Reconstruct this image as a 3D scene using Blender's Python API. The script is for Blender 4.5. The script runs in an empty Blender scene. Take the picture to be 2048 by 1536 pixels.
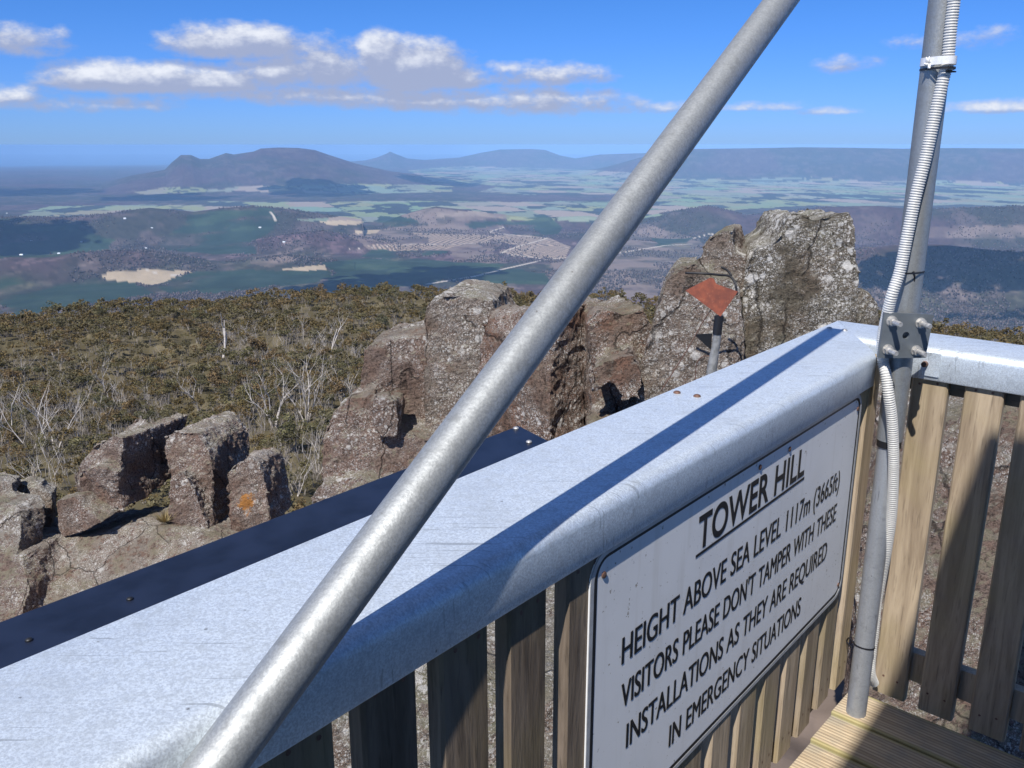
import bpy, bmesh, math, random
import numpy as np
from mathutils import Vector, Matrix, noise as mnoise

scene = bpy.context.scene
COL = scene.collection
R = math.radians

# ------------------------------------------------------------------ camera
FOC = 1730.0                      # focal length in pixels of the 2048 px wide photograph
PITCH = R(15.46)
cam_data = bpy.data.cameras.new("camera")
cam_data.sensor_width = 36.0
cam_data.lens = FOC / 2048 * 36.0
cam_data.clip_start = 0.05
cam_data.clip_end = 400000.0
cam = bpy.data.objects.new("camera", cam_data)
cam.location = (0, 0, 0)
cam.rotation_euler = (math.pi / 2 - PITCH, 0, 0)
COL.objects.link(cam)
scene.camera = cam

# ------------------------------------------------------------------ light
SUN_AZ, SUN_T = R(25.0), 1.35      # direction the sunlight travels (right of the view) and its slope
SUN_DIR = Vector((math.sin(SUN_AZ), math.cos(SUN_AZ), -SUN_T)).normalized()
SUN_EL = math.atan(SUN_T)
sl = bpy.data.lights.new("sun", "SUN")
sl.energy = 5.0
sl.angle = R(0.5)
sl.color = (1.0, 0.965, 0.915)
sun = bpy.data.objects.new("sun", sl)
sun.rotation_euler = SUN_DIR.to_track_quat('-Z', 'Y').to_euler()
sun.location = (-20, -40, 60)
COL.objects.link(sun)

scene.view_settings.view_transform = 'Standard'
scene.view_settings.look = 'None'
scene.view_settings.exposure = 0.30
scene.view_settings.gamma = 1.0
scene.render.engine = 'CYCLES'
scene.cycles.use_denoising = True
scene.cycles.max_bounces = 6
scene.cycles.diffuse_bounces = 3
scene.cycles.glossy_bounces = 3
scene.cycles.volume_bounces = 2
scene.cycles.sample_clamp_indirect = 6.0

PC, PS = math.cos(PITCH), math.sin(PITCH)


def ray(u, v):
    t = -(v - 768) / FOC
    return Vector(((u - 1024) / FOC, PC + t * PS, -PS + t * PC))


def onz(u, v, z):
    r = ray(u, v)
    return r * (z / r.z)


def onplane(u, v, n, off):
    r = ray(u, v)
    return r * (off / n.dot(r))


def aty(u, v, y):
    r = ray(u, v)
    return r * (y / r.y)


# ------------------------------------------------------------------ world
SKY_STRENGTH = 0.060
world = bpy.data.worlds.new("World")
scene.world = world
world.use_nodes = True


class NB:
    """small node-building helper"""
    def __init__(self, tree):
        self.t = tree
        self.n = tree.nodes
        self.l = tree.links

    def node(self, kind, **kw):
        x = self.n.new(kind)
        for k, v in kw.items():
            setattr(x, k, v)
        return x

    def put(self, sock, val):
        if isinstance(val, bpy.types.NodeSocket):
            self.l.new(val, sock)
        elif val is not None:
            sock.default_value = val

    def m(self, op, a, b=None, c=None, clamp=False):
        x = self.node('ShaderNodeMath', operation=op, use_clamp=clamp)
        self.put(x.inputs[0], a)
        if b is not None:
            self.put(x.inputs[1], b)
        if c is not None:
            self.put(x.inputs[2], c)
        return x.outputs[0]

    def mix(self, f, a, b, blend='MIX'):
        x = self.node('ShaderNodeMix', data_type='RGBA', blend_type=blend)
        self.put(x.inputs[0], f)
        for s, v in ((x.inputs[6], a), (x.inputs[7], b)):
            if not isinstance(v, bpy.types.NodeSocket):
                v = (v[0], v[1], v[2], 1.0)
            self.put(s, v)
        return x.outputs[2]

    def noise(self, vec, scale, detail=4, rough=0.55, dist=0.0, out=0, dims='3D'):
        x = self.node('ShaderNodeTexNoise', noise_dimensions=dims)
        self.put(x.inputs['Vector'], vec)
        x.inputs['Scale'].default_value = scale
        x.inputs['Detail'].default_value = detail
        x.inputs['Roughness'].default_value = rough
        x.inputs['Distortion'].default_value = dist
        return x.outputs[out]

    def voro(self, vec, scale, feature='F1', out=0, rand=1.0):
        x = self.node('ShaderNodeTexVoronoi', feature=feature)
        self.put(x.inputs['Vector'], vec)
        x.inputs['Scale'].default_value = scale
        x.inputs['Randomness'].default_value = rand
        return x.outputs[out]

    def step(self, v, lo, hi, a=0.0, b=1.0):
        x = self.node('ShaderNodeMapRange', interpolation_type='SMOOTHSTEP')
        self.put(x.inputs[0], v)
        x.inputs[1].default_value = lo
        x.inputs[2].default_value = hi
        x.inputs[3].default_value = a
        x.inputs[4].default_value = b
        return x.outputs[0]

    def scalev(self, vec, s):
        x = self.node('ShaderNodeMapping')
        self.put(x.inputs[0], vec)
        x.inputs[3].default_value = s
        return x.outputs[0]


def build_world():
    b = NB(world.node_tree)
    b.n.clear()
    out = b.node('ShaderNodeOutputWorld')
    bg = b.node('ShaderNodeBackground')
    sky = b.node('ShaderNodeTexSky')
    sky.sky_type = 'NISHITA'
    sky.sun_disc = False
    sky.sun_elevation = SUN_EL
    sky.sun_rotation = math.atan2(-SUN_DIR.x, -SUN_DIR.y)
    sky.altitude = 1100
    sky.air_density = 1.0
    sky.dust_density = 0.35
    sky.ozone_density = 3.0
    tc = b.node('ShaderNodeTexCoord')
    sep = b.node('ShaderNodeSeparateXYZ')
    b.l.new(tc.outputs['Generated'], sep.inputs[0])
    X, Y, Z = sep.outputs
    cvz = b.node('ShaderNodeCombineXYZ')
    b.put(cvz.inputs[0], X)
    b.put(cvz.inputs[1], Y)
    b.put(cvz.inputs[2], b.m('MAXIMUM', Z, 0.004))
    b.l.new(cvz.outputs[0], sky.inputs[0])
    az0 = b.m('ARCTAN2', X, Y)
    el0 = b.m('ARCSINE', Z)
    # each cloud bank: centre (photo pixels turned into a compass bearing and an elevation), half sizes, strength
    blobs = [(825, 142, 122, 66, 1.6), (765, 118, 60, 56, 1.5), (900, 158, 95, 36, 1.1), (470, 92, 140, 42, 1.15), (420, 76, 70, 26, .75),
             (640, 142, 115, 62, 1.05), (225, 160, 122, 38, 1.35), (400, 166, 200, 38, 1.15), (520, 150, 90, 36, 1.2),
             (600, 192, 280, 28, .85), (850, 204, 260, 28, .85), (1070, 208, 200, 36, .85), (1090, 155, 140, 30, .75), (20, 84, 105, 36, .80),
             (105, 75, 35, 22, .55), (15, 194, 80, 22, .72), (150, 210, 190, 18, .50), (1520, 214, 110, 13, .62), (1655, 222, 55, 11, .52),
             (1690, 130, 62, 20, .42), (1930, 85, 120, 20, .40), (1990, 216, 95, 16, .80), (1280, 216, 170, 16, .48), (1010, 140, 60, 18, .62)]

    def density(az, el):
        cv = b.node('ShaderNodeCombineXYZ')
        b.put(cv.inputs[0], az)
        b.put(cv.inputs[1], b.m('MULTIPLY', el, 1.7))
        vec = cv.outputs[0]
        w1 = b.noise(vec, 34, 7, .60)
        w2 = b.noise(vec, 9, 3, .5)
        best = None
        for (u, v, wu, wv, s) in blobs:
            d = ray(u, v).normalized()
            a = math.atan2(d.x, d.y)
            e = math.asin(d.z)
            wa, we = wu / FOC * .95, wv / FOC * .95
            dx = b.m('MULTIPLY_ADD', az, 1 / wa, -a / wa)
            dy = b.m('MULTIPLY_ADD', el, 1 / we, -e / we)
            # flatter undersides: distances below the centre count for more
            dyn = b.m('MINIMUM', dy, b.m('MULTIPLY', dy, 1.55))
            q = b.m('MULTIPLY_ADD', dyn, dyn, b.m('MULTIPLY', dx, dx))
            val = b.m('SUBTRACT', s, b.m('MULTIPLY', q, s * .8))
            best = val if best is None else b.m('SMOOTH_MAX', best, val, .15)
        nn = b.m('MULTIPLY_ADD', w1, 2.0, -1.0)
        nn = b.m('MULTIPLY_ADD', w2, 0.9, b.m('ADD', nn, -0.45))
        top_ = b.m('MAXIMUM', best, -1.2)
        return b.m('ADD', top_, nn), b.m('ADD', top_, b.m('MULTIPLY', nn, .62))

    d0, s0_ = density(az0, el0)
    _, s1_ = density(b.m('ADD', az0, -0.005), b.m('ADD', el0, 0.011))
    alpha = b.m('MULTIPLY', b.step(d0, -0.10, 0.95), 0.92)
    lit = b.m('SUBTRACT', s0_, s1_)
    lit = b.step(lit, 0.02, 0.95)
    thick = b.step(d0, 0.25, 1.2)
    bright = b.m('MULTIPLY', lit, b.m('MULTIPLY_ADD', thick, .6, .4))
    ccol = b.mix(bright, (5.2, 5.9, 8.3), (12.4, 12.7, 13.4))
    # clear-sky colour: the deep blue of the photograph's dry mountain air
    tint = b.mix(b.step(el0, 0.0, 0.19), (0.48, 0.84, 1.85), (0.41, 0.90, 1.72))
    # added fill: unseen upper sky tinted paler and brighter to lift the shade
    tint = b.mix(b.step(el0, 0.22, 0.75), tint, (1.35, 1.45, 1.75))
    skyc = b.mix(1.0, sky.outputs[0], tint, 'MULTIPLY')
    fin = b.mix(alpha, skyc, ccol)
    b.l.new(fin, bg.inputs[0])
    bg.inputs[1].default_value = SKY_STRENGTH
    b.l.new(bg.outputs[0], out.inputs[0])


build_world()

# ------------------------------------------------------------------ generic helpers
CLEAN = (0.5, 0.5, 0.5)


def tag(o, label=None, cat=None, group=None, kind=None):
    if label:
        o["label"] = label
    if cat:
        o["category"] = cat
    if group:
        o["group"] = group
    if kind:
        o["kind"] = kind
    return o


def empty(name, loc=(0, 0, 0), label=None, cat=None, group=None):
    o = bpy.data.objects.new(name, None)
    o.empty_display_size = 0.1
    o.location = loc
    COL.objects.link(o)
    return tag(o, label, cat, group)


def mesh_obj(name, me, mat, parent=None, smooth=False):
    o = bpy.data.objects.new(name, me)
    COL.objects.link(o)
    if mat is not None:
        for mm in (mat if isinstance(mat, (list, tuple)) else [mat]):
            me.materials.append(mm)
    if smooth:
        me.shade_smooth()
    if parent is not None:
        o.parent = parent
        o.matrix_parent_inverse = Matrix.Translation(parent.location).inverted() if True else Matrix()
    return o


def pydata(name, V, Fc):
    me = bpy.data.meshes.new(name)
    me.from_pydata([tuple(v) for v in V], [], Fc)
    me.update()
    return me


def np_mesh(name, V, Q, col=None, midx=None, smooth=False):
    """V (n,3), Q (m,k) all the same face size"""
    me = bpy.data.meshes.new(name)
    V = np.asarray(V, np.float32)
    Q = np.asarray(Q, np.int32)
    k = Q.shape[1]
    me.vertices.add(len(V))
    me.vertices.foreach_set("co", V.ravel())
    me.loops.add(Q.size)
    me.loops.foreach_set("vertex_index", Q.ravel())
    me.polygons.add(len(Q))
    me.polygons.foreach_set("loop_start", np.arange(len(Q), dtype=np.int32) * k)
    me.polygons.foreach_set("loop_total", np.full(len(Q), k, np.int32))
    if midx is not None:
        me.polygons.foreach_set("material_index", np.asarray(midx, np.int32))
    if smooth:
        me.polygons.foreach_set("use_smooth", np.ones(len(Q), bool))
    me.update(calc_edges=True)
    if col is not None:
        a = me.color_attributes.new("cover", 'FLOAT_COLOR', 'POINT')
        c4 = np.ones((len(V), 4), np.float32)
        c4[:, :3] = col
        a.data.foreach_set("color", c4.ravel())
    return me


class MB:
    """collects simple solids into one mesh"""
    def __init__(self):
        self.V, self.F = [], []

    def add(self, V, Fc):
        o = len(self.V)
        self.V += [tuple(v) for v in V]
        self.F += [tuple(i + o for i in f) for f in Fc]

    def box(self, org, ax, ay, az):
        """org corner, three edge vectors"""
        o, ax, ay, az = Vector(org), Vector(ax), Vector(ay), Vector(az)
        P = [o, o + ax, o + ax + ay, o + ay]
        P += [q + az for q in P]
        Fc = [(0, 3, 2, 1), (4, 5, 6, 7), (0, 1, 5, 4), (1, 2, 6, 5), (2, 3, 7, 6), (3, 0, 4, 7)]
        if ax.cross(ay).dot(az) < 0:
            Fc = [f[::-1] for f in Fc]
        self.add(P, Fc)

    def tube(self, pts, rad, n=12, caps=True, twist=None):
        pts = [Vector(q) for q in pts]
        rads = rad if isinstance(rad, (list, tuple)) else [rad] * len(pts)
        rings = []
        up = None
        for i, q in enumerate(pts):
            t = (pts[min(i + 1, len(pts) - 1)] - pts[max(i - 1, 0)]).normalized()
            if up is None:
                up = t.orthogonal().normalized()
            up = (up - t * up.dot(t)).normalized()
            w = t.cross(up)
            rings.append([q + (up * math.cos(2 * math.pi * k / n) + w * math.sin(2 * math.pi * k / n)) * rads[i] for k in range(n)])
        V = [x for r_ in rings for x in r_]
        Fc = []
        for i in range(len(pts) - 1):
            for k in range(n):
                k2 = (k + 1) % n
                Fc.append((i * n + k, i * n + k2, (i + 1) * n + k2, (i + 1) * n + k))
        if caps:
            Fc.append(tuple(range(n))[::-1])
            Fc.append(tuple((len(pts) - 1) * n + k for k in range(n)))
        self.add(V, Fc)

    def prism(self, pts, off):
        """polygon extruded by the vector off"""
        pts = [Vector(q) for q in pts]
        off = Vector(off)
        n = len(pts)
        nrm = Vector((0, 0, 0))
        for i in range(n):
            nrm += (pts[i] - pts[0]).cross(pts[(i + 1) % n] - pts[0])
        if nrm.dot(off) > 0:
            pts = pts[::-1]
        V = pts + [q + off for q in pts]
        Fc = [tuple(range(n)), tuple(range(2 * n - 1, n - 1, -1))]
        for i in range(n):
            j = (i + 1) % n
            Fc.append((i, i + n, j + n, j))
        self.add(V, Fc)

    def mesh(self, name):
        return pydata(name, self.V, self.F)

    def obj(self, name, mat, parent=None, smooth=False, bevel=0, auto=None):
        me = self.mesh(name)
        o = mesh_obj(name, me, mat, parent)
        if bevel:
            md = o.modifiers.new("bevel", 'BEVEL')
            md.width = bevel
            md.segments = 2
            md.limit_method = 'ANGLE'
        if smooth:
            me.shade_smooth()
            if auto is not None:
                me.set_sharp_from_angle(angle=R(auto))
        return o


# ------------------------------------------------------------------ materials
def new_mat(name):
    m = bpy.data.materials.new(name)
    m.use_nodes = True
    m.node_tree.nodes.clear()
    b = NB(m.node_tree)
    out = b.node('ShaderNodeOutputMaterial')
    bs = b.node('ShaderNodeBsdfPrincipled')
    b.l.new(bs.outputs[0], out.inputs[0])
    b.bsdf = bs
    b.out = out
    return m, b


def bump(b, h, strength, dist=0.01):
    x = b.node('ShaderNodeBump')
    x.inputs['Strength'].default_value = strength
    x.inputs['Distance'].default_value = dist
    b.put(x.inputs['Height'], h)
    b.l.new(x.outputs[0], b.bsdf.inputs['Normal'])


def pos(b):
    g = b.node('ShaderNodeNewGeometry')
    return g.outputs['Position']


def m_galv(name, base, rough=.5, metal=.55, speck=.5, dirt=.25, scale=1.0, grain=(6, 60, 30), scratch=1.0):
    m, b = new_mat(name)
    P = pos(b)
    n1 = b.noise(P, 330 * scale, 4, .75)
    n2 = b.noise(P, 48 * scale, 6, .65)
    n3 = b.noise(P, 6 * scale, 5, .62)
    n4 = b.noise(P, 1.6 * scale, 4, .6)
    c = b.mix(b.m('MULTIPLY', b.step(n1, .42, .60), speck), base, tuple(c * .62 for c in base))
    c = b.mix(b.m('MULTIPLY', b.step(n1, .44, .36), speck * .6), c, tuple(min(1, c * 1.22) for c in base))
    c = b.mix(b.m('MULTIPLY', b.step(n2, .50, .68), dirt), c, tuple(x * .55 for x in base))
    c = b.mix(b.m('MULTIPLY', b.step(n3, .48, .68), .32), c, tuple(x * .66 for x in base))
    c = b.mix(b.m('MULTIPLY', b.step(n4, .50, .66), .28), c, (base[0] * .80, base[1] * .76, base[2] * .70))
    # rolling streaks and fine scratches in several directions
    st = b.noise(b.scalev(P, grain), 5, 4, .6)
    c = b.mix(b.m('MULTIPLY', b.step(st, .54, .66), .22), c, tuple(x * .6 for x in base))
    gate = b.noise(P, 5.0, 3, .6)
    for (rz, sc_, th) in ((.7, 1.0, .672), (2.2, 1.3, .680), (1.4, .8, .69)):
        mp = b.node('ShaderNodeMapping')
        b.put(mp.inputs[0], P)
        mp.inputs[2].default_value = (0, 0, rz)
        mp.inputs[3].default_value = (3.0 * sc_, 95 * sc_, 8)
        ln = b.noise(mp.outputs[0], 2.2, 2, .5, .3)
        c = b.mix(b.m('MULTIPLY', b.m('MULTIPLY', b.step(ln, th, th + .02), b.step(gate, .42, .60)), .55 * scratch), c, tuple(x * .36 for x in base))
    # a few dark flecks
    vx = b.node('ShaderNodeTexVoronoi')
    b.put(vx.inputs['Vector'], P)
    vx.inputs['Scale'].default_value = 70 * scale
    pk = b.node('ShaderNodeSeparateColor')
    b.l.new(vx.outputs['Color'], pk.inputs[0])
    fl = b.m('MULTIPLY', b.step(b.m('ADD', vx.outputs['Distance'], b.m('MULTIPLY_ADD', n1, .5, -.25)), .16, .08), b.step(pk.outputs[0], .965, .98))
    c = b.mix(b.m('MULTIPLY', fl, .75), c, (.10, .095, .09))
    b.put(b.bsdf.inputs['Base Color'], c)
    b.bsdf.inputs['Metallic'].default_value = metal
    b.put(b.bsdf.inputs['Roughness'], b.m('MULTIPLY_ADD', n2, .30, rough - .15))
    bump(b, b.m('ADD', n1, b.m('MULTIPLY', n2, 1.8)), .22, .002)
    return m


def m_plain(name, col, rough=.5, metal=0.0, var=.25, scale=60.):
    m, b = new_mat(name)
    P = pos(b)
    n = b.noise(P, scale, 4, .6)
    c = b.mix(b.m('MULTIPLY', b.step(n, .35, .7), 1.0), col, tuple(x * (1 - var) for x in col))
    b.put(b.bsdf.inputs['Base Color'], c)
    b.bsdf.inputs['Roughness'].default_value = rough
    b.bsdf.inputs['Metallic'].default_value = metal
    return m


def m_wood(name, light, dark, axis_scale, tint, green=.4, spec=.3, rings=1.0):
    """weathered timber; axis_scale stretches the grain along the board"""
    m, b = new_mat(name)
    P = b.node('ShaderNodeTexCoord').outputs['Object']
    oi = b.node('ShaderNodeObjectInfo')
    add = b.node('ShaderNodeVectorMath', operation='ADD')
    b.l.new(P, add.inputs[0])
    cmb = b.node('ShaderNodeCombineXYZ')
    for k in range(3):
        b.put(cmb.inputs[k], b.m('MULTIPLY', oi.outputs['Random'], 37.0 + 11 * k))
    b.l.new(cmb.outputs[0], add.inputs[1])
    Q = add.outputs[0]
    G = b.scalev(Q, axis_scale)
    g1 = b.noise(G, 3.0, 5, .65, .6)
    g2 = b.noise(G, 14.0, 3, .6)
    big = b.noise(Q, 5.0, 3, .5)
    c = b.mix(b.step(g1, .32, .68), light, dark)
    c = b.mix(b.m('MULTIPLY', b.step(g2, .55, .72), .55), c, tuple(x * .45 for x in dark))
    c = b.mix(b.m('MULTIPLY', b.step(big, .45, .7), green), c, tint)
    br = b.m('MULTIPLY_ADD', oi.outputs['Random'], .5, .75)
    cc = b.node('ShaderNodeCombineColor')
    for k in range(3):
        b.put(cc.inputs[k], br)
    c = b.mix(1.0, c, cc.outputs[0], 'MULTIPLY')
    b.put(b.bsdf.inputs['Base Color'], c)
    b.bsdf.inputs['Roughness'].default_value = .75
    b.bsdf.inputs['Specular IOR Level'].default_value = spec
    bump(b, b.m('ADD', g1, b.m('MULTIPLY', g2, .8)), .5, .003)
    return m


def m_rock(name, base, base2, lichen=.5, green=.5, white=.5, red=.3, patch=None):
    m, b = new_mat(name)
    P = pos(b)
    geo = b.node('ShaderNodeNewGeometry')
    sepn = b.node('ShaderNodeSeparateXYZ')
    b.l.new(geo.outputs['Normal'], sepn.inputs[0])
    nz = sepn.outputs[2]
    a1 = b.noise(P, 1.7, 6, .65)
    a2 = b.noise(P, 9, 7, .75)
    a3 = b.noise(P, 40, 6, .78)
    a4 = b.noise(P, 120, 3, .7)
    c = b.mix(b.step(a1, .38, .62), base, base2)
    c = b.mix(b.m('MULTIPLY', b.step(b.noise(P, 3.1, 5, .68), .44, .64), red), c, (.27, .140, .092))
    c = b.mix(b.m('MULTIPLY', b.step(a2, .48, .66), red * .6), c, (.20, .105, .075))
    c = b.mix(b.m('MULTIPLY', b.step(a3, .49, .60), .80), c, tuple(x * .24 for x in base))
    c = b.mix(b.m('MULTIPLY', b.step(a4, .52, .62), .45), c, tuple(x * .35 for x in base2))
    # vertical water stains
    st = b.noise(b.scalev(P, (5, 5, .6)), 1.6, 5, .65)
    c = b.mix(b.m('MULTIPLY', b.step(st, .54, .68), .55), c, tuple(x * .34 for x in base))
    # grey-green crust, thicker on upward faces
    upf = b.step(nz, .15, .85)
    crust = b.noise(P, 13, 6, .75)
    k = b.m('ADD', crust, b.m('MULTIPLY', upf, .17))
    c = b.mix(b.m('MULTIPLY', b.step(k, .56, .66), b.m('MULTIPLY_ADD', upf, .30, green)), c, b.mix(b.step(a1, .42, .58), (.34, .32, .27), (.28, .275, .18)))
    # pale lichen: scattered rosettes of several sizes, each with a ragged rim
    wob = b.node('ShaderNodeVectorMath', operation='MULTIPLY_ADD')
    b.l.new(b.noise(P, 30, 5, .75, out=1), wob.inputs[0])
    wob.inputs[1].default_value = (.035, .035, .035)
    b.l.new(P, wob.inputs[2])
    msk = b.noise(P, 2.6, 4, .6)
    for sc, rad, amt, th in ((7, .36, 1.0, .645 - lichen * .18), (16, .40, .95, .635 - lichen * .18), (38, .46, .9, .60 - lichen * .16), (90, .5, .85, .49 - lichen * .08), (200, .52, .75, .45)):
        vx = b.node('ShaderNodeTexVoronoi')
        b.put(vx.inputs['Vector'], wob.outputs[0])
        vx.inputs['Scale'].default_value = sc
        pick = b.node('ShaderNodeSeparateColor')
        b.l.new(vx.outputs['Color'], pick.inputs[0])
        on = b.step(b.m('ADD', pick.outputs[0], b.m('MULTIPLY', upf, .10)), 1.0 - lichen * .62, 1.03 - lichen * .62)
        f = b.m('MULTIPLY', on, b.step(vx.outputs['Distance'], rad, rad * .70))
        f = b.m('MULTIPLY', f, b.step(msk, th - .05, th + .08))
        c = b.mix(b.m('MULTIPLY', f, amt * white), c, (.74, .71, .66))
    if patch is not None:
        dd = b.node('ShaderNodeVectorMath', operation='DISTANCE')
        b.l.new(P, dd.inputs[0])
        dd.inputs[1].default_value = patch
        w = b.m('ADD', dd.outputs['Value'], b.m('MULTIPLY_ADD', a2, .5, -.25))
        c = b.mix(b.step(w, .14, .07), c, (.42, .19, .055))
    b.put(b.bsdf.inputs['Base Color'], c)
    b.bsdf.inputs['Roughness'].default_value = .9
    b.bsdf.inputs['Specular IOR Level'].default_value = .2
    # joints: thin dark cracks, mostly upright, as relief
    cr = b.node('ShaderNodeTexVoronoi', feature='DISTANCE_TO_EDGE')
    cw = b.node('ShaderNodeVectorMath', operation='MULTIPLY_ADD')
    b.l.new(b.noise(P, 2.5, 4, .6, out=1), cw.inputs[0])
    cw.inputs[1].default_value = (.28, .28, .28)
    b.l.new(b.scalev(P, (1.3, 1.3, .35)), cw.inputs[2])
    b.l.new(cw.outputs[0], cr.inputs['Vector'])
    cr.inputs['Scale'].default_value = .95
    crk = b.m('MAXIMUM', b.step(cr.outputs['Distance'], 0.0, .011), b.step(b.noise(P, 1.9, 3, .6), .46, .41))
    c = b.mix(b.m('MULTIPLY_ADD', crk, -.7, .7), c, (.02, .016, .014))
    b.put(b.bsdf.inputs['Base Color'], c)
    h = b.m('ADD', b.m('MULTIPLY', a2, 1.3), b.m('ADD', b.m('MULTIPLY', a3, .9), b.m('MULTIPLY', a4, .4)))
    h = b.m('ADD', h, b.m('MULTIPLY', crk, .5))
    bump(b, h, 1.0, .04)
    return m


def m_cover(name, rough=.95, spread=.22, fine=1.0):
    """ground whose own colour (land cover) is stored in the mesh"""
    m, b = new_mat(name)
    at = b.node('ShaderNodeAttribute')
    at.attribute_name = "cover"
    P = pos(b)
    n = b.noise(P, .02 * fine, 6, .7)
    n2 = b.noise(P, 3.0, 6, .7)
    br = b.m('ADD', b.m('MULTIPLY_ADD', n, 2 * spread, 1 - spread), b.m('MULTIPLY_ADD', n2, .7, -.35))
    cc = b.node('ShaderNodeCombineColor')
    for k in range(3):
        b.put(cc.inputs[k], br)
    b.put(b.bsdf.inputs['Base Color'], b.mix(1.0, at.outputs[0], cc.outputs[0], 'MULTIPLY'))
    b.bsdf.inputs['Roughness'].default_value = rough
    b.bsdf.inputs['Specular IOR Level'].default_value = .1
    return m


def m_leaf(name, trans=.25):
    m, b = new_mat(name)
    at = b.node('ShaderNodeAttribute')
    at.attribute_name = "cover"
    oi = b.node('ShaderNodeObjectInfo')
    c = b.mix(b.m('MULTIPLY', oi.outputs['Random'], .45), at.outputs[0], (.150, .114, .050))
    b.put(b.bsdf.inputs['Base Color'], c)
    b.bsdf.inputs['Roughness'].default_value = .6
    b.bsdf.inputs['Specular IOR Level'].default_value = .25
    tr = b.node('ShaderNodeBsdfTranslucent')
    b.put(tr.inputs[0], c)
    mx = b.node('ShaderNodeMixShader')
    mx.inputs[0].default_value = trans
    b.l.new(b.bsdf.outputs[0], mx.inputs[1])
    b.l.new(tr.outputs[0], mx.inputs[2])
    b.l.new(mx.outputs[0], b.out.inputs[0])
    return m


MAT = {}
MAT['cap'] = m_galv('galvanised_cap', (.74, .81, .87), .52, .50, .65, .40)
MAT['pipe'] = m_galv('galvanised_pipe', (.37, .385, .39), .56, .60, .50, .55, scratch=0)
MAT['pole'] = m_galv('galvanised_pole', (.36, .375, .38), .5, .62, .45, .40, scratch=0)
MAT['sleeve'] = m_galv('dull_zinc', (.40, .42, .45), .5, .5, .25, .35)
MAT['plate'] = m_plain('plate_steel', (.17, .19, .205), .5, .45, .15, 30)
MAT['bolt'] = m_plain('zinc_bolt', (.62, .60, .57), .42, .6, .35, 120)
MAT['rustbolt'] = m_plain('rusty_bolt', (.19, .105, .075), .6, .4, .4, 220)
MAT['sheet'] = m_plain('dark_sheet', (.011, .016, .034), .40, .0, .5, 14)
MAT['black'] = m_plain('black_plastic', (.012, .012, .014), .5)
MAT['conduit'] = m_plain('white_conduit', (.62, .61, .58), .45, 0, .12, 90)
MAT['strap'] = m_plain('white_strap', (.80, .80, .80), .35, 0, .12, 90)
MAT['ink'] = m_plain('black_ink', (.010, .010, .013), .45)
MAT['picket'] = m_wood('shaded_picket', (.235, .180, .130), (.12, .09, .064), (9, 9, .9), (.20, .16, .075), .45)  # darker copy, the railing's shade put into the timber colour
MAT['picket_far'] = m_wood('sunny_picket', (.44, .35, .245), (.25, .19, .13), (11, 11, .8), (.33, .27, .13), .4)  # paler copy of the same timber, sunlight put into the colour
MAT['bearer'] = m_wood('bearer_timber', (.20, .165, .11), (.13, .10, .07), (2, 2, 9), (.20, .19, .08), .5)
MAT['post_grey'] = m_plain('grey_post', (.30, .30, .29), .6, .2, .4, 25)


def m_sign():
    m, b = new_mat('sign_paint')
    P = pos(b)
    n = b.noise(P, 5, 5, .6)
    n2 = b.noise(P, 70, 4, .65)
    run = b.noise(b.scalev(P, (14, 14, 1.2)), 2.2, 4, .6)
    c = b.mix(b.m('MULTIPLY', b.step(n, .38, .70), .55), (.82, .82, .82), (.72, .72, .72))
    c = b.mix(b.m('MULTIPLY', b.step(run, .52, .70), .30), c, (.62, .60, .56))
    c = b.mix(b.m('MULTIPLY', b.step(n2, .665, .70), .8), c, (.24, .19, .13))
    mp = b.node('ShaderNodeMapping')
    b.put(mp.inputs[0], P)
    mp.inputs[2].default_value = (.3, .5, .69)
    mp.inputs[3].default_value = (7, 90, 60)
    ln = b.noise(mp.outputs[0], 2.4, 2, .5, .2)
    c = b.mix(b.m('MULTIPLY', b.m('MULTIPLY', b.step(ln, .68, .70), b.step(n, .50, .60)), .6), c, (.20, .20, .21))
    b.put(b.bsdf.inputs['Base Color'], c)
    b.put(b.bsdf.inputs['Roughness'], b.m('MULTIPLY_ADD', n2, .3, .25))
    return m


MAT['sign'] = m_sign()


def m_deck():
    m, b = new_mat('grooved_deck')
    P = b.node('ShaderNodeTexCoord').outputs['Object']
    oi = b.node('ShaderNodeObjectInfo')
    sep = b.node('ShaderNodeSeparateXYZ')
    b.l.new(P, sep.inputs[0])
    # object x runs along the plank, y across it
    wav = b.m('SINE', b.m('MULTIPLY', sep.outputs[1], 2 * math.pi / .0115))
    G = b.scalev(P, (1.2, 14, 5))
    off = b.node('ShaderNodeVectorMath', operation='ADD')
    b.l.new(G, off.inputs[0])
    cmb = b.node('ShaderNodeCombineXYZ')
    b.put(cmb.inputs[0], b.m('MULTIPLY', oi.outputs['Random'], 50.))
    b.l.new(cmb.outputs[0], off.inputs[1])
    g = b.noise(off.outputs[0], 4, 5, .65)
    g2 = b.noise(P, 9, 4, .6)
    c = b.mix(b.step(g, .35, .65), (.58, .46, .30), (.42, .32, .20))
    c = b.mix(b.m('MULTIPLY', b.step(g2, .42, .65), .6), c, (.30, .28, .22))
    c = b.mix(b.m('MULTIPLY', b.step(wav, .0, -1.0), .45), c, (.11, .065, .045))
    edge = b.step(b.m('ABSOLUTE', sep.outputs[1]), .055, .064)
    c = b.mix(b.m('MULTIPLY', edge, .6), c, (.33, .30, .10))
    b.put(b.bsdf.inputs['Base Color'], c)
    b.bsdf.inputs['Roughness'].default_value = .8
    bump(b, b.m('ADD', b.m('MULTIPLY', wav, .6), g), .5, .0015)
    return m


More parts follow.
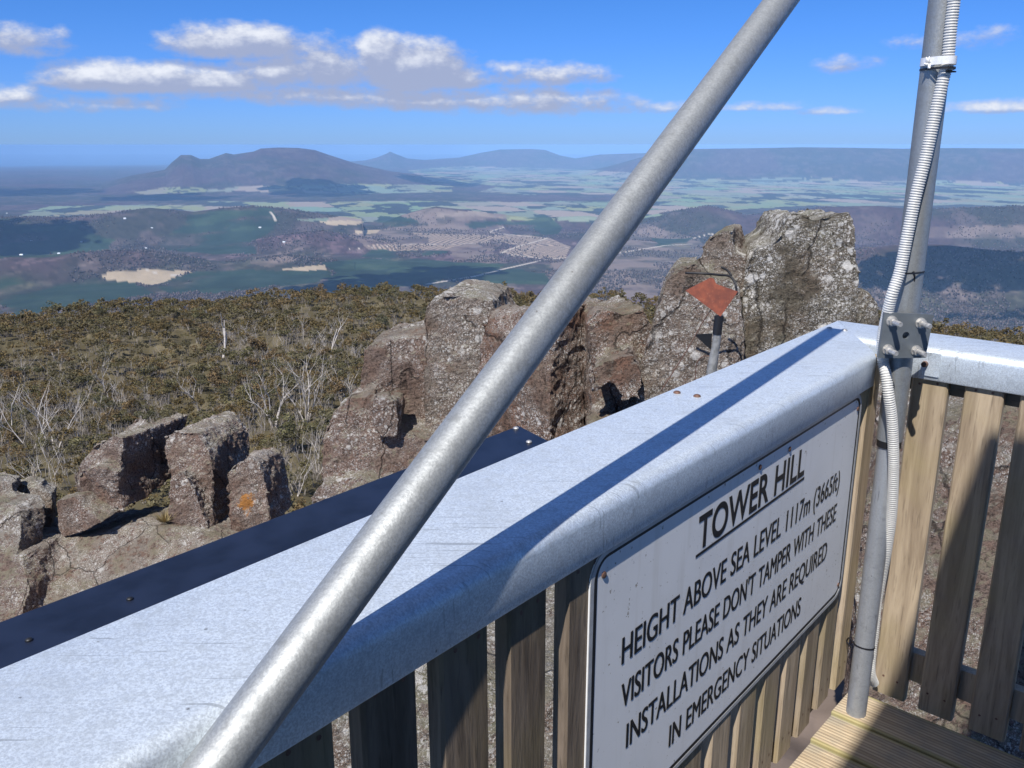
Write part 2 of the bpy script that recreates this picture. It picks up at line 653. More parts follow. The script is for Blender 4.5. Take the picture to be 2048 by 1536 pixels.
MAT['deck'] = m_deck()
MAT['rock_brown'] = m_rock('brown_dolerite', (.195, .132, .098), (.245, .178, .138), .48, .16, .85, .65)
MAT['rock_grey'] = m_rock('grey_dolerite', (.205, .160, .125), (.26, .212, .172), .54, .28, .75, .25)
MAT['rock_lichen'] = m_rock('lichen_dolerite', (.150, .128, .095), (.22, .192, .145), .64, .30, 1.0, .15)
MAT['rock_orange'] = m_rock('brown_dolerite_patched', (.195, .135, .104), (.24, .182, .148), .46, .18, .70, .45, patch=aty(488, 1008, 10.24))
MAT['rock_low'] = m_rock('low_dolerite', (.200, .136, .104), (.245, .182, .148), .48, .18, .70, .35)


def m_rust():
    m, b = new_mat('rusty_orange')
    P = pos(b)
    n = b.noise(P, 9, 5, .65)
    n2 = b.noise(P, 45, 4, .6)
    c = b.mix(b.step(n, .35, .65), (.27, .070, .034), (.15, .042, .026))
    c = b.mix(b.m('MULTIPLY', b.step(n2, .55, .7), .5), c, (.36, .125, .06))
    b.put(b.bsdf.inputs['Base Color'], c)
    b.bsdf.inputs['Roughness'].default_value = .7
    return m


MAT['rust'] = m_rust()
MAT['leaf'] = m_leaf('olive_leaf')
MAT['bark'] = m_plain('pale_bark', (.36, .32, .28), .8, 0, .45, 3)
MAT['deadwood'] = m_plain('bleached_wood', (.58, .53, .48), .8, 0, .35, 3)
MAT['greystem'] = m_plain('grey_stem', (.36, .315, .275), .8, 0, .45, 3)
MAT['ground'] = m_cover('ground_cover')
MAT['farforest'] = m_cover('far_tree_cover', spread=.1)

# ------------------------------------------------------------------ lookout frame of reference
A1 = R(39.85)
D1 = Vector((math.sin(A1), math.cos(A1), 0))           # along the signed railing, away from the viewer
N1 = Vector((D1.y, -D1.x, 0))                           # from that railing in towards the deck
A2 = R(47.85)
D2 = Vector((math.sin(A2), -math.cos(A2), 0))           # along the other railing, towards the right
N2 = Vector((math.cos(A2), math.sin(A2), 0))            # from the deck out through that railing
ZT = -0.48                                              # top of the railing cap
ZD = -1.475                                             # deck surface
IN1, OUT1 = -0.616, -0.840
IN2, OUT2 = 2.222, 2.412
ZF = -0.559                                             # lower edge of the cap's flange


def sn(s, n, z):
    return D1 * s + N1 * n + Vector((0, 0, z))


def sn2(s, n, z):
    return D2 * s + N2 * n + Vector((0, 0, z))


def solve2(na, oa, nb, ob):
    det = na.x * nb.y - na.y * nb.x
    return Vector(((oa * nb.y - ob * na.y) / det, (na.x * ob - nb.x * oa) / det, 0))


CORN_OUT = solve2(N1, OUT1, N2, OUT2)
CORN_IN = solve2(N1, IN1, N2, IN2)


def cap_mesh(org, d, nin, ends0, ends1, depth=ZT - ZF, w=None):
    """galvanised channel: closed thin profile swept along d. org lies on the outer top edge line; nin points inwards; ends0/ends1 give the
    run (s) at the outer and the inner edge, so the ends may be mitred"""
    th = .003
    rb = .020
    prof = []                                            # (distance inwards, z)
    prof.append((0.0, ZT - depth))
    prof.append((0.0, ZT - .006))
    prof.append((.002, ZT - .002))
    prof.append((.006, ZT))
    for k in range(9):
        a = math.pi / 2 * k / 8
        prof.append((w - rb + rb * math.sin(a), ZT - rb + rb * math.cos(a)))
    prof.append((w, ZT - depth + .004))
    prof.append((w - .002, ZT - depth))
    prof.append((w - .016, ZT - depth))
    # inner side of the sheet
    prof.append((w - .016, ZT - depth + th))
    prof.append((w - th, ZT - depth + th + .001))
    for k in range(8, -1, -1):
        a = math.pi / 2 * k / 8
        prof.append((w - rb + (rb - th) * math.sin(a), ZT - rb + (rb - th) * math.cos(a)))
    prof.append((th + .003, ZT - th))
    prof.append((th, ZT - .008))
    prof.append((th, ZT - depth))
    n = len(prof)
    N = 40
    V, Fc = [], []
    for i in range(N + 1):
        for (q, z) in prof:
            f = q / w
            s0 = ends0[0] * (1 - f) + ends0[1] * f
            s1 = ends1[0] * (1 - f) + ends1[1] * f
            s = s0 + (s1 - s0) * i / N
            V.append(org + d * s + nin * q + Vector((0, 0, z)))
    for i in range(N):
        for k in range(n):
            k2 = (k + 1) % n
            Fc.append((i * n + k, i * n + k2, (i + 1) * n + k2, (i + 1) * n + k))
    Fc.append(tuple(range(n))[::-1])
    Fc.append(tuple(N * n + k for k in range(n)))
    me = pydata("cap", V, Fc)
    bm = bmesh.new()
    bm.from_mesh(me)
    bmesh.ops.recalc_face_normals(bm, faces=bm.faces)
    bm.to_mesh(me)
    bm.free()
    me.shade_smooth()
    me.set_sharp_from_angle(angle=R(40))
    return me


rng = random.Random(5)


def picket(parent, base, d, nin, z0, z1, width, thick, mat, lean=0.0):
    """one vertical board: base = front lower left corner at z 0; d along the fence; nin towards the deck"""
    loc = base + Vector((0, 0, (z0 + z1) / 2)) - nin * (thick / 2) + d * (width / 2)
    hx, hz = width / 2, (z1 - z0) / 2
    mb = MB()
    c = .004
    pr = [(-hx + c, thick / 2), (hx - c, thick / 2), (hx, thick / 2 - c), (hx, -thick / 2), (-hx, -thick / 2), (-hx, thick / 2 - c)]
    V = [(x, y, -hz) for x, y in pr] + [(x, y, hz) for x, y in pr]
    n = len(pr)
    Fc = [tuple(range(n)), tuple(range(2 * n - 1, n - 1, -1))] + [(i, i + n, (i + 1) % n + n, (i + 1) % n) for i in range(n)]
    mb.add(V, Fc)
    me = mb.mesh("picket")
    bm = bmesh.new()
    bm.from_mesh(me)
    bmesh.ops.recalc_face_normals(bm, faces=bm.faces)
    bm.to_mesh(me)
    bm.free()
    o = bpy.data.objects.new("picket", me)
    me.materials.append(mat)
    me.materials.append(MAT['rustbolt'])
    bm = bmesh.new()
    bm.from_mesh(me)
    nails = [(sx * hx * rng.uniform(.38, .55), sz + rng.uniform(-.006, .006)) for sx in (-1, 1) for sz in (-hz + .055, hz - .075)]
    for (nx_, nz_) in nails:
        vs = [bm.verts.new((nx_ + .0032 * math.cos(a_ * math.pi / 4), thick / 2 + .0008, nz_ + .0032 * math.sin(a_ * math.pi / 4))) for a_ in range(8)]
        f_ = bm.faces.new(vs[::-1])
        f_.material_index = 1
    bm.to_mesh(me)
    bm.free()
    COL.objects.link(o)
    M = Matrix(((d.x, nin.x, 0, loc.x), (d.y, nin.y, 0, loc.y), (0, 0, 1, loc.z), (0, 0, 0, 1)))
    M = M @ Matrix.Rotation(lean, 4, 'Y')
    o.parent = parent
    o.matrix_basis = Matrix.Translation(parent.location).inverted() @ M
    return o


def bolt_head(parent, p, mat, r=.0075, name="bolt_head"):
    mb = MB()
    V, Fc = [], []
    n = 16
    rings = [(1.0, 0), (1.0, .25), (.85, .5), (.55, .7), (.2, .8)]
    for (f, h) in rings:
        for k in range(n):
            a = 2 * math.pi * k / n
            V.append((p.x + r * f * math.cos(a), p.y + r * f * math.sin(a), p.z + h * r * .8))
    for i in range(len(rings) - 1):
        for k in range(n):
            k2 = (k + 1) % n
            Fc.append((i * n + k, i * n + k2, (i + 1) * n + k2, (i + 1) * n + k))
    Fc.append(tuple((len(rings) - 1) * n + k for k in range(n)))
    mb.add(V, Fc)
    return mb.obj(name, mat, parent, smooth=True)


# ---- railing that carries the sign
rail_a = empty("railing", sn(1.5, -.7, ZD), "long timber picket railing with wide galvanised steel cap, carrying the white sign", "railing")
W1 = IN1 - OUT1
org = N1 * OUT1
s_out = CORN_OUT.dot(D1)
s_in_end = onz(1750, 708, ZT).dot(D1)
cap_a = mesh_obj("cap_rail", cap_mesh(org, D1, N1, (-1.2, -1.2), (s_out, s_in_end), w=W1), MAT['cap'], rail_a)
for (u, v) in ((1354, 786), (1394, 793), (1659, 657), (1689, 661)):
    bolt_head(rail_a, onz(u, v, ZT), MAT['rustbolt'] if u < 1600 else MAT['bolt'])
mb = MB()
mb.box(sn(-1.2, IN1 - .060, -.585), D1 * 3.3, N1 * .021, (0, 0, .085))
mb.box(sn(-1.2, IN1 - .060, -1.44), D1 * 3.25, N1 * .021, (0, 0, .09))
mb.obj("bearer", MAT['bearer'], rail_a)
s0 = .505 - 5 * .1225
FRONT1 = IN1 - .012
for k in range(19):
    s = s0 + k * .1225 + rng.uniform(-.004, .004)
    far = k > 13
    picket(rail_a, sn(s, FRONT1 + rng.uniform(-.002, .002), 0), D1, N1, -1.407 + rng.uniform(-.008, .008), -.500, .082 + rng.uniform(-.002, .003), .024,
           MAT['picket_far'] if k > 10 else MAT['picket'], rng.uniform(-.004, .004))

# ---- the other railing
rail_b = empty("railing", sn2(-.3, 2.3, ZD), "short timber picket railing on the far right, behind the pole with the conduit", "railing")
org2 = N2 * OUT2
so2 = CORN_OUT.dot(D2)
si2 = CORN_IN.dot(D2)
_e = onz(1750, 708, ZT) - Vector((0, 0, ZT)) - CORN_OUT
_f = (IN2 - CORN_OUT.dot(N2)) / _e.dot(N2)
mit2 = (CORN_OUT + _e * _f).dot(D2)
cap_b = mesh_obj("cap_rail", cap_mesh(org2, D2, -N2, (so2 + .002, mit2 + .002), (1.6, 1.6), depth=.081, w=OUT2 - IN2), MAT['cap'], rail_b)
mb = MB()
mb.box(sn2(si2 + .03, IN2 + .037, -.60), D2 * 2.0, N2 * .022, (0, 0, .10))
mb.obj("bearer", MAT['bearer'], rail_b)
mb = MB()
mb.box(sn2(si2 + .05, IN2 + .037, -1.41), D2 * 2.0, N2 * .03, (0, 0, .085))
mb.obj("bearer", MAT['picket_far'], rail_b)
FRONT2 = IN2 + .012
for k in range(10):
    s = -.665 + k * .1225 + (0 if k < 3 else rng.uniform(-.004, .004))
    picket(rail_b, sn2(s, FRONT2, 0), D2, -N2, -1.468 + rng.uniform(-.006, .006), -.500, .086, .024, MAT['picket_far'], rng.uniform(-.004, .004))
a = onplane(1850, 700, N2, IN2 - .002)
bq = onplane(1877, 755, N2, IN2 - .002)
mb = MB()
mb.box(Vector((a.x, a.y, bq.z)), D2 * ((bq - a).dot(D2)), -N2 * .002, (0, 0, (a.z - bq.z) * .93))
mb.obj("splice_plate", MAT['cap'], rail_b)
pb = onplane(1850, 728, N2, IN2 - .004)
mb = MB()
mb.tube([pb, pb - N2 * .009], [.008, .007], 12)
mb.obj("rusty_bolt", MAT['rustbolt'], rail_b, smooth=True, auto=40)

# ---- sign
sign = empty("sign", sn(1.48, IN1, -1.1), "white rectangular sign with black lettering, fixed to the picket railing", "sign")
SN = IN1 - .0085


def rrect(s0, s1, z0, z1, r, n=8):
    pts = []
    for (cx, cz, a0) in ((s1 - r, z1 - r, 0), (s0 + r, z1 - r, 90), (s0 + r, z0 + r, 180), (s1 - r, z0 + r, 270)):
        for k in range(n + 1):
            a = R(a0 + 90 * k / n)
            pts.append((cx + r * math.cos(a), cz + r * math.sin(a)))
    return pts


SG = (.921, 2.046, -1.095, -.5605)
mb = MB()
mb.prism([sn(s, SN - .003, z) for s, z in rrect(*SG, .045)], N1 * .003)
mb.obj("panel", MAT['sign'], sign)


def ring(s0, s1, z0, z1, r, wd, n0, h):
    o = rrect(s0, s1, z0, z1, r)
    i = rrect(s0 + wd, s1 - wd, z0 + wd, z1 - wd, max(r - wd, .002))
    k = len(o)
    V = [sn(s, n0 + h, z) for s, z in o] + [sn(s, n0 + h, z) for s, z in i] + [sn(s, n0, z) for s, z in o] + [sn(s, n0, z) for s, z in i]
    Fc = []
    for q in range(k):
        w = (q + 1) % k
        Fc += [(q, w, k + w, k + q), (2 * k + q, 2 * k + w, w, q), (k + q, k + w, 3 * k + w, 3 * k + q)]
    return V, [f[::-1] for f in Fc]


mb = MB()
mb.add(*ring(SG[0], SG[1], SG[2], SG[3], .045, .009, SN, .0012))
mb.obj("rim", m_plain('sign_rim', (.55, .56, .57), .4, .3, .2, 40), sign)
mb = MB()
mb.add(*ring(SG[0] + .009, SG[1] - .009, SG[2] + .009, SG[3] - .006, .037, .0085, SN, .0006))
mb.obj("border", MAT['ink'], sign)


def text_line(txt, sa, sb, zb, cap, weight=0.0):
    cu = bpy.data.curves.new("lettering", 'FONT')
    cu.body = txt
    cu.size = 1.0
    cu.offset = weight
    cu.space_word = 1.15
    cu.extrude = 0
    o = bpy.data.objects.new("tmp", cu)
    COL.objects.link(o)
    dg = bpy.context.evaluated_depsgraph_get()
    me = bpy.data.meshes.new_from_object(o.evaluated_get(dg))
    bpy.data.objects.remove(o)
    P = np.array([v.co[:] for v in me.vertices])
    x0, x1 = P[:, 0].min(), P[:, 0].max()
    ch = .70                                    # cap height of the built-in face at size 1
    for v in me.vertices:
        s = sa + (v.co.x - x0) / (x1 - x0) * (sb - sa)
        z = zb + v.co.y / ch * cap
        v.co = sn(s, SN + .0006, z)
    me.update()
    if weight == 0.0:
        # heavier strokes: two more passes of the same brush, a hair to either side
        bm = bmesh.new()
        bm.from_mesh(me)
        base_ = list(bm.verts) + list(bm.edges) + list(bm.faces)
        for q_, off_n in ((-.0011, .0001), (.0011, .0002)):
            g_ = bmesh.ops.duplicate(bm, geom=base_)['geom']
            for w_ in g_:
                if isinstance(w_, bmesh.types.BMVert):
                    w_.co += D1 * q_ + N1 * off_n
        bm.to_mesh(me)
        bm.free()
    return mesh_obj("lettering", me, MAT['ink'], sign)


text_line("TOWER HILL", 1.244, 1.712, -.672, .0625, .022)
text_line("HEIGHT ABOVE SEA LEVEL 1117m (3665ft)", 1.013, 1.946, -.778, .048, 0.0)
text_line("VISITORS PLEASE DON'T TAMPER WITH THESE", 1.016, 1.946, -.860, .046, 0.0)
text_line("INSTALLATIONS AS THEY ARE REQUIRED", 1.036, 1.908, -.944, .047, 0.0)
text_line("IN EMERGENCY SITUATIONS", 1.181, 1.770, -1.030, .046, 0.0)
mb = MB()
mb.box(sn(1.240, SN + .0003, -.6845), D1 * .476, N1 * .0004, (0, 0, .0055))
mb.obj("underline", MAT['ink'], sign)
for (q_, z_) in ((.955, -.600), (1.62, -.5905), (2.02, -.60), (1.48, -.588), (2.02, -1.06), (.955, -1.06)):
    mb = MB()
    p_ = sn(q_, SN, z_)
    mb.tube([p_, p_ + N1 * .0022, p_ + N1 * .003], [.0052, .0052, .0035], 14)
    mb.obj("screw", MAT['rustbolt'], sign, smooth=True, auto=40)

# ---- deck
deck = empty("timber_deck", sn(1.6, 0, ZD), "grooved timber deck floor in the corner below the white sign", "deck")
MD2 = Matrix(((D2.x, D1.x, 0, 0), (D2.y, D1.y, 0, 0), (0, 0, 1, 0), (0, 0, 0, 1)))
PW = .140
for k in range(-9, 1):
    # planks run across the deck, parallel to the short railing; counted back from it
    n_far = IN2 - .010 + k * (PW + .005)
    mb = MB()
    L0, L1 = -.63, 1.9
    # keep the plank off the slanted long railing
    base = sn2(0, n_far - PW / 2, ZD)
    lo = (IN1 - .012 - base.dot(N1)) / D2.dot(N1)
    h = PW / 2 - .0015
    mb.box((lo, -h, -.028), (L1 - lo, 0, 0), (0, 2 * h, 0), (0, 0, .028))
    me = mb.mesh("plank")
    me.materials.append(MAT['deck'])
    o = bpy.data.objects.new("plank", me)
    COL.objects.link(o)
    o.parent = deck
    M = Matrix(((D2.x, N2.x, 0, base.x), (D2.y, N2.y, 0, base.y), (0, 0, 1, ZD), (0, 0, 0, 1)))
    o.matrix_basis = Matrix.Translation(deck.location).inverted() @ M
    md = o.modifiers.new("bevel", 'BEVEL')
    md.width = .003
    md.segments = 2
mb = MB()
for q in (.2, .9, 1.6, 2.1):
    mb.box(sn(-1.0, IN1 - .02 + q * .0, ZD - .20), D1 * .0 + D1 * 3.1, N1 * .045, (0, 0, .165))
    break
mb.box(sn2(-.60, IN2 - .05, ZD - .21), D2 * 2.5, N2 * .045, (0, 0, .175))
mb.obj("joist", MAT['bearer'], deck)

# ---- vertical pole
PB = onz(1712, 1425, ZD)
PB.z = 0
pole = empty("steel_pole", (PB.x, PB.y, ZD), "upright galvanised steel pole standing in the corner of the two railings", "pole")


def polept(z):
    return Vector((PB.x, PB.y, z))


ZJ = aty(1757, 893, PB.y).z
mb = MB()
mb.tube([polept(ZD), polept(ZJ)], .0255, 28)
mb.obj("lower_tube", MAT['sleeve'], pole, smooth=True, auto=40)
mb = MB()
mb.tube([polept(ZJ + .001), polept(ZJ + .018)], .0285, 28)
mb.obj("collar", MAT['black'], pole, smooth=True, auto=40)
mb = MB()
UPP = aty(1887, 0, PB.y - .01)
UPP.z = UPP.z
top = polept(ZJ + .019) + (UPP - polept(ZJ + .019)) * 1.9
mb.tube([polept(ZJ + .019), top], .030, 32)
mb.obj("upper_tube", MAT['pole'], pole, smooth=True, auto=40)


def pole_axis(z):
    if z < ZJ:
        return polept(z)
    a = polept(ZJ + .019)
    f = (z - a.z) / (top.z - a.z)
    return a + (top - a) * f


# ---- bracket plate with four bolts
bnrm = Vector((.06, -1, .0)).normalized()
plate_c = pole_axis(-.44) + bnrm * .046
poff = plate_c.dot(bnrm)
br = empty("bracket_plate", plate_c, "square grey steel clamp plate with four long bolts, on the pole", "bracket")
corners = [onplane(u, v, bnrm, poff) for u, v in ((1769, 625), (1868, 629), (1851, 716), (1756, 716))]
mb = MB()
hole_c = onplane(1812, 671, bnrm, poff)
hr = .0085
hn = 20
# plate with a real round hole in the middle
ux = (corners[1] - corners[0]).normalized()
uz = bnrm.cross(ux).normalized()
if uz.z < 0:
    uz = -uz
hp = [hole_c + (ux * math.cos(2 * math.pi * k / hn) + uz * math.sin(2 * math.pi * k / hn)) * hr for k in range(hn)]


def sq(k):
    a = 2 * math.pi * k / hn
    dx, dz = math.cos(a), math.sin(a)
    m = max(abs(dx), abs(dz))
    fx, fz = (dx / m + 1) / 2, (dz / m + 1) / 2
    lo = corners[3] + (corners[2] - corners[3]) * fx
    hi = corners[0] + (corners[1] - corners[0]) * fx
    return lo + (hi - lo) * fz


sp = [sq(k) for k in range(hn)]
# include the true corners: hn=20 puts none at 45 degrees, so snap the closest ring vertices
for ck, cor in ((2, corners[1]), (3, corners[1]), (7, corners[0]), (8, corners[0]), (12, corners[3]), (13, corners[3]), (17, corners[2]), (18, corners[2])):
    pass
V = hp + sp + [q - bnrm * .007 for q in hp] + [q - bnrm * .007 for q in sp]
Fc = []
ctri = {2: corners[1], 7: corners[0], 12: corners[3], 17: corners[2]}
for k in range(hn):
    k2 = (k + 1) % hn
    if k in ctri:
        V.append(ctri[k])
        i1 = len(V) - 1
        V.append(ctri[k] - bnrm * .007)
        i2 = len(V) - 1
        Fc += [(k, hn + k, i1, hn + k2, k2), (2 * hn + k2, 3 * hn + k2, i2, 3 * hn + k, 2 * hn + k), (hn + k, 3 * hn + k, i2, i1), (i1, i2, 3 * hn + k2, hn + k2)]
    else:
        Fc += [(k, hn + k, hn + k2, k2), (2 * hn + k2, 3 * hn + k2, 3 * hn + k, 2 * hn + k), (hn + k, 3 * hn + k, 3 * hn + k2, hn + k2)]
    Fc.append((k2, 2 * hn + k2, 2 * hn + k, k))
mb.add(V, Fc)
po = mb.obj("plate", MAT['plate'], br)
bm = bmesh.new()
bm.from_mesh(po.data)
bmesh.ops.recalc_face_normals(bm, faces=bm.faces)
bm.to_mesh(po.data)
bm.free()
for (u, v) in ((1783, 642), (1841, 646), (1775, 699), (1832, 701)):
    p = onplane(u, v, bnrm, poff)
    mb = MB()
    mb.tube([p - bnrm * .012, p + bnrm * .040, p + bnrm * .043], [.0062, .0062, .005], 14)
    bo = mb.obj("bolt", MAT['bolt'], br, smooth=True, auto=40)
    mb = MB()
    mb.tube([p, p + bnrm * .0022], .0125, 20)
    mb.obj("washer", MAT['bolt'], bo, smooth=True, auto=40).matrix_parent_inverse = Matrix()
    mb = MB()
    mb.tube([p + bnrm * .0025, p + bnrm * .0115], .0105, 6)
    mb.obj("nut", MAT['bolt'], bo).matrix_parent_inverse = Matrix()
# ---- corrugated conduit
cpx = [(1911, -40), (1908, 0), (1901, 60), (1895, 125), (1887, 156), (1869, 234), (1852, 312), (1832, 390), (1815, 469), (1800, 541), (1784, 590), (1772, 640),
       (1765, 678), (1766, 722), (1772, 750), (1777, 790), (1783, 832), (1786, 880), (1787, 939), (1783, 1028), (1773, 1100), (1763, 1153), (1754, 1200), (1748, 1260),
       (1742, 1310), (1741, 1345), (1748, 1366)]
off_ = [.047] * 10 + [.048, .034, .022, .022, .036, .046, .046, .044, .040, .025, .004, -.022, -.036, -.037, -.036, -.036, -.06]
ctrl = []
for (u, v), o_ in zip(cpx, off_):
    ctrl.append(aty(u, v, PB.y - o_))


def catmull(P, per):
    out = []
    for i in range(len(P) - 1):
        p0, p1, p2, p3 = P[max(i - 1, 0)], P[i], P[i + 1], P[min(i + 2, len(P) - 1)]
        for k in range(per):
            t = k / per
            out.append(.5 * ((2 * p1) + (-p0 + p2) * t + (2 * p0 - 5 * p1 + 4 * p2 - p3) * t * t + (-p0 + 3 * p1 - 3 * p2 + p3) * t ** 3))
    out.append(P[-1])
    return out


def resample(P, step):
    out = [P[0]]
    acc = 0
    for a, b_ in zip(P, P[1:]):
        L = (b_ - a).length
        while acc + L >= step:
            f = (step - acc) / L
            a = a + (b_ - a) * f
            L = (b_ - a).length
            out.append(a)
            acc = 0
        acc += L
    return out


PITCHC = .0056
cl = resample(catmull(ctrl, 30), PITCHC / 6)
prof6 = [1.0, 1.0, .98, .86, .86, .98]
mb = MB()
mb.tube(cl, [.0132 * prof6[i % 6] for i in range(len(cl))], 18)
con = mb.obj("conduit", MAT['conduit'], None, smooth=True)
tag(con, "white corrugated flexible conduit winding down the upright pole", "conduit")


def tie_loop(name, cen, rad, hh, mat, axis, label, cat, tail=None, squash=None):
    """a flat band round the pole and the conduit; squash stretches it sideways along a vector"""
    ax = axis.normalized()
    e1 = ax.orthogonal().normalized()
    e2 = ax.cross(e1)
    n = 40
    V, Fc = [], []
    for rr, zz in ((rad, -hh), (rad, hh), (rad - .0012, hh), (rad - .0012, -hh)):
        for k in range(n):
            a = 2 * math.pi * k / n
            q = e1 * math.cos(a) * rr + e2 * math.sin(a) * rr
            if squash is not None:
                sv, amt = squash
                d_ = q.dot(sv)
                if d_ > 0:
                    q = q + sv * (d_ / rad * amt)
            V.append(cen + q + ax * zz)
    for j in range(4):
        for k in range(n):
            k2 = (k + 1) % n
            j2 = (j + 1) % 4
            Fc.append((j * n + k, j * n + k2, j2 * n + k2, j2 * n + k))
    mb = MB()
    mb.add(V, Fc)
    if tail:
        mb.tube(tail, [.003, .0022, .0015][:len(tail)] if len(tail) == 3 else .0022, 6)
    o = mb.obj(name, mat, None, smooth=True, auto=40)
    return tag(o, label, cat)


pax = (top - polept(ZJ + .019)).normalized()
toc = Vector((0.05, -1, .0)).normalized()
c1 = pole_axis(aty(1870, 140, PB.y).z)
tl = aty(1905, 143, PB.y - .06)
tie_loop("cable_tie", c1, .0312, .0022, MAT['black'], pax, "black cable tie with a stub end, just under the white strap high on the pole", "cable tie",
         [aty(1893, 142, PB.y - .063), aty(1904, 143, PB.y - .06), aty(1912, 143.5, PB.y - .058)], (toc, .032))
c0 = pole_axis(aty(1872, 125, PB.y).z)
wl = tie_loop("white_strap", c0, .0315, .0082, MAT['strap'], pax, "white plastic strap knotted round the pole and conduit near the top", "strap", None, (toc, .032))
mb = MB()
kc = aty(1857, 128, PB.y - .036)
for k in range(7):
    a = k * 2.4
    dv = Vector((math.cos(a) * .9, -.5, math.sin(a)))
    mb.tube([kc, kc + dv * .008, kc + dv * .015 + Vector((0, 0, .003 * (k % 3)))], [.0042, .0032, .001], 6)
mb.obj("knot", MAT['strap'], wl, smooth=True)
c2 = pole_axis(aty(1822, 541, PB.y).z)
tie_loop("cable_tie", c2, .0312, .0020, MAT['black'], pax, "black cable tie round pole and conduit, above the grey clamp plate", "cable tie",
         [aty(1826, 543, PB.y - .034), aty(1829, 552, PB.y - .034), aty(1829, 562, PB.y - .034)], (Vector((-.75, -.66, 0)), .024))
c3 = polept(aty(1724, 1290, PB.y).z)
tie_loop("cable_tie", c3, .0268, .0020, MAT['black'], Vector((.1, .12, 1)), "black cable tie round the foot of the pole, with a loose loop behind", "cable tie",
         catmull([aty(1708, 1286, PB.y - .01), aty(1698, 1276, PB.y + .03), aty(1694, 1284, PB.y + .04), aty(1704, 1296, PB.y + .01)], 6))

# ---- leaning brace pipe
r1, r2 = ray(1563, 0), ray(430, 1536)
p_top, p_bot = r1 * 1.375, r2 * .743
dv = p_top - p_bot
mb = MB()
mb.tube([p_bot - dv * .62, p_top + dv * .25], .0243, 48)
brace = mb.obj("brace_pipe", MAT['pipe'], None, smooth=True, auto=40)
tag(brace, "thick galvanised steel pipe leaning diagonally across the view in front of the railing", "pipe")

# ---- dark sheet along the outside of the railing
sheet = empty("dark_metal_sheet", sn(.8, -1.0, -.58), "long dark blue-black metal sheet fixed along the outside of the railing", "metal sheet")
ZS = -.56
oa = onz(0, 1245, ZS)
ob = onz(1035, 850, ZS)
n_out = (oa.dot(N1) + ob.dot(N1)) / 2
s_end = ob.dot(D1)
s_end2 = onz(1058, 888, ZS).dot(D1)
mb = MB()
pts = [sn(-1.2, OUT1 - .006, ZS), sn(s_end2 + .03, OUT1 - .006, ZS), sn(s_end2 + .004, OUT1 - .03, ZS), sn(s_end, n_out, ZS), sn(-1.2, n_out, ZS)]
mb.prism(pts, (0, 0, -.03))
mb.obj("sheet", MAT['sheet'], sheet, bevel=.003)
for (u, v, mt, rr) in ((1032, 857, 'bolt', .006), (1058, 884, 'bolt', .006), (58, 1280, 'black', .0045), (260, 1198, 'black', .0045)):
    bolt_head(sheet, onz(u, v, ZS + .0005), MAT[mt], rr, "screw")  # the two black domes stand in for dark holes in the sheet

# ---- unseen cabin: floor edge shades the deck corner, walls added to block sky light
cabin = empty("unseen_cabin", sn(-1.2, 1.6, ZD), "unseen cabin behind the deck, upper floor shading the corner, walls added to block sky", "cabin")
mb = MB()
mb.box(sn(-3.2, .150, 2.0), D1 * 3.43, N1 * 2.8, (0, 0, .16))
mb.obj("unseen_upper_floor", MAT['bearer'], cabin)
mb = MB()
mb.box(sn(-3.2, .98, ZD - 1.2), D1 * 4.5, N1 * 1.7, (0, 0, 2.0 - ZD + 1.19))
mb.obj("wall", m_plain('cabin_wall', (.07, .06, .05), .7, 0, .3, 6), cabin)  # unseen wall added and lengthened to keep sky light off the railing
mb = MB()
mb.box(sn(-3.2, .80, 2.17), D1 * 3.40, N1 * 2.0, (0, 0, 2.6))
mb.obj("upper_wall", m_plain('cabin_upper_wall', (.07, .06, .05), .7, 0, .3, 6), cabin)  # second unseen wall, added only to block more sky

# ================================================================== terrain
VALLEY = -850.0


def hash2(ix, iy, seed):
    h = (ix.astype(np.int64) * 374761393 + iy.astype(np.int64) * 668265263 + seed * 974634777) & 0x7fffffff
    h = ((h ^ (h >> 13)) * 1274126177) & 0x7fffffff
    h = (h ^ (h >> 16)) & 0x7fffffff
    return (h % 100003) / 100003.0


def vnoise(x, y, seed=0):
    ix, iy = np.floor(x).astype(np.int64), np.floor(y).astype(np.int64)
    fx, fy = x - ix, y - iy
    fx = fx * fx * fx * (fx * (fx * 6 - 15) + 10)
    fy = fy * fy * fy * (fy * (fy * 6 - 15) + 10)
    a, b_ = hash2(ix, iy, seed), hash2(ix + 1, iy, seed)
    c, d = hash2(ix, iy + 1, seed), hash2(ix + 1, iy + 1, seed)
    return (a * (1 - fx) + b_ * fx) * (1 - fy) + (c * (1 - fx) + d * fx) * fy


def fbm(x, y, seed=0, oct_=5, gain=.5):
    s, a, t = 0, 1, 0
    for o in range(oct_):
        s = s + a * vnoise(x * 2 ** o + 17.3 * o, y * 2 ** o - 9.1 * o, seed + o)
        t += a
        a *= gain
    return s / t


def ss(x, lo, hi):
    t = np.clip((x - lo) / (hi - lo), 0, 1)
    return t * t * (3 - 2 * t)


def bearing(u, v=600):
    r = ray(u, v)
    return math.atan2(r.x, r.y)


def dep(u, v):
    r = ray(u, v)
    return -r.z / math.hypot(r.x, r.y)             # tangent of the angle below the horizon


CREST = [(-400, 690), (0, 660), (150, 636), (300, 626), (450, 615), (600, 600), (800, 592), (1000, 598), (1300, 613), (1900, 674), (2048, 688), (2500, 720)]
CR_AZ = np.array([bearing(u, v) for u, v in CREST])
CR_T = np.array([dep(u, v) for u, v in CREST])
RC = 235.0
NEAR_R = np.array([0, 1.5, 3, 8, 12, 18, 35, 78, 150])
NEAR_Z = np.array([-2.9, -3.0, -3.3, -4.9, -6.0, -11.5, -23., -37., -40.])

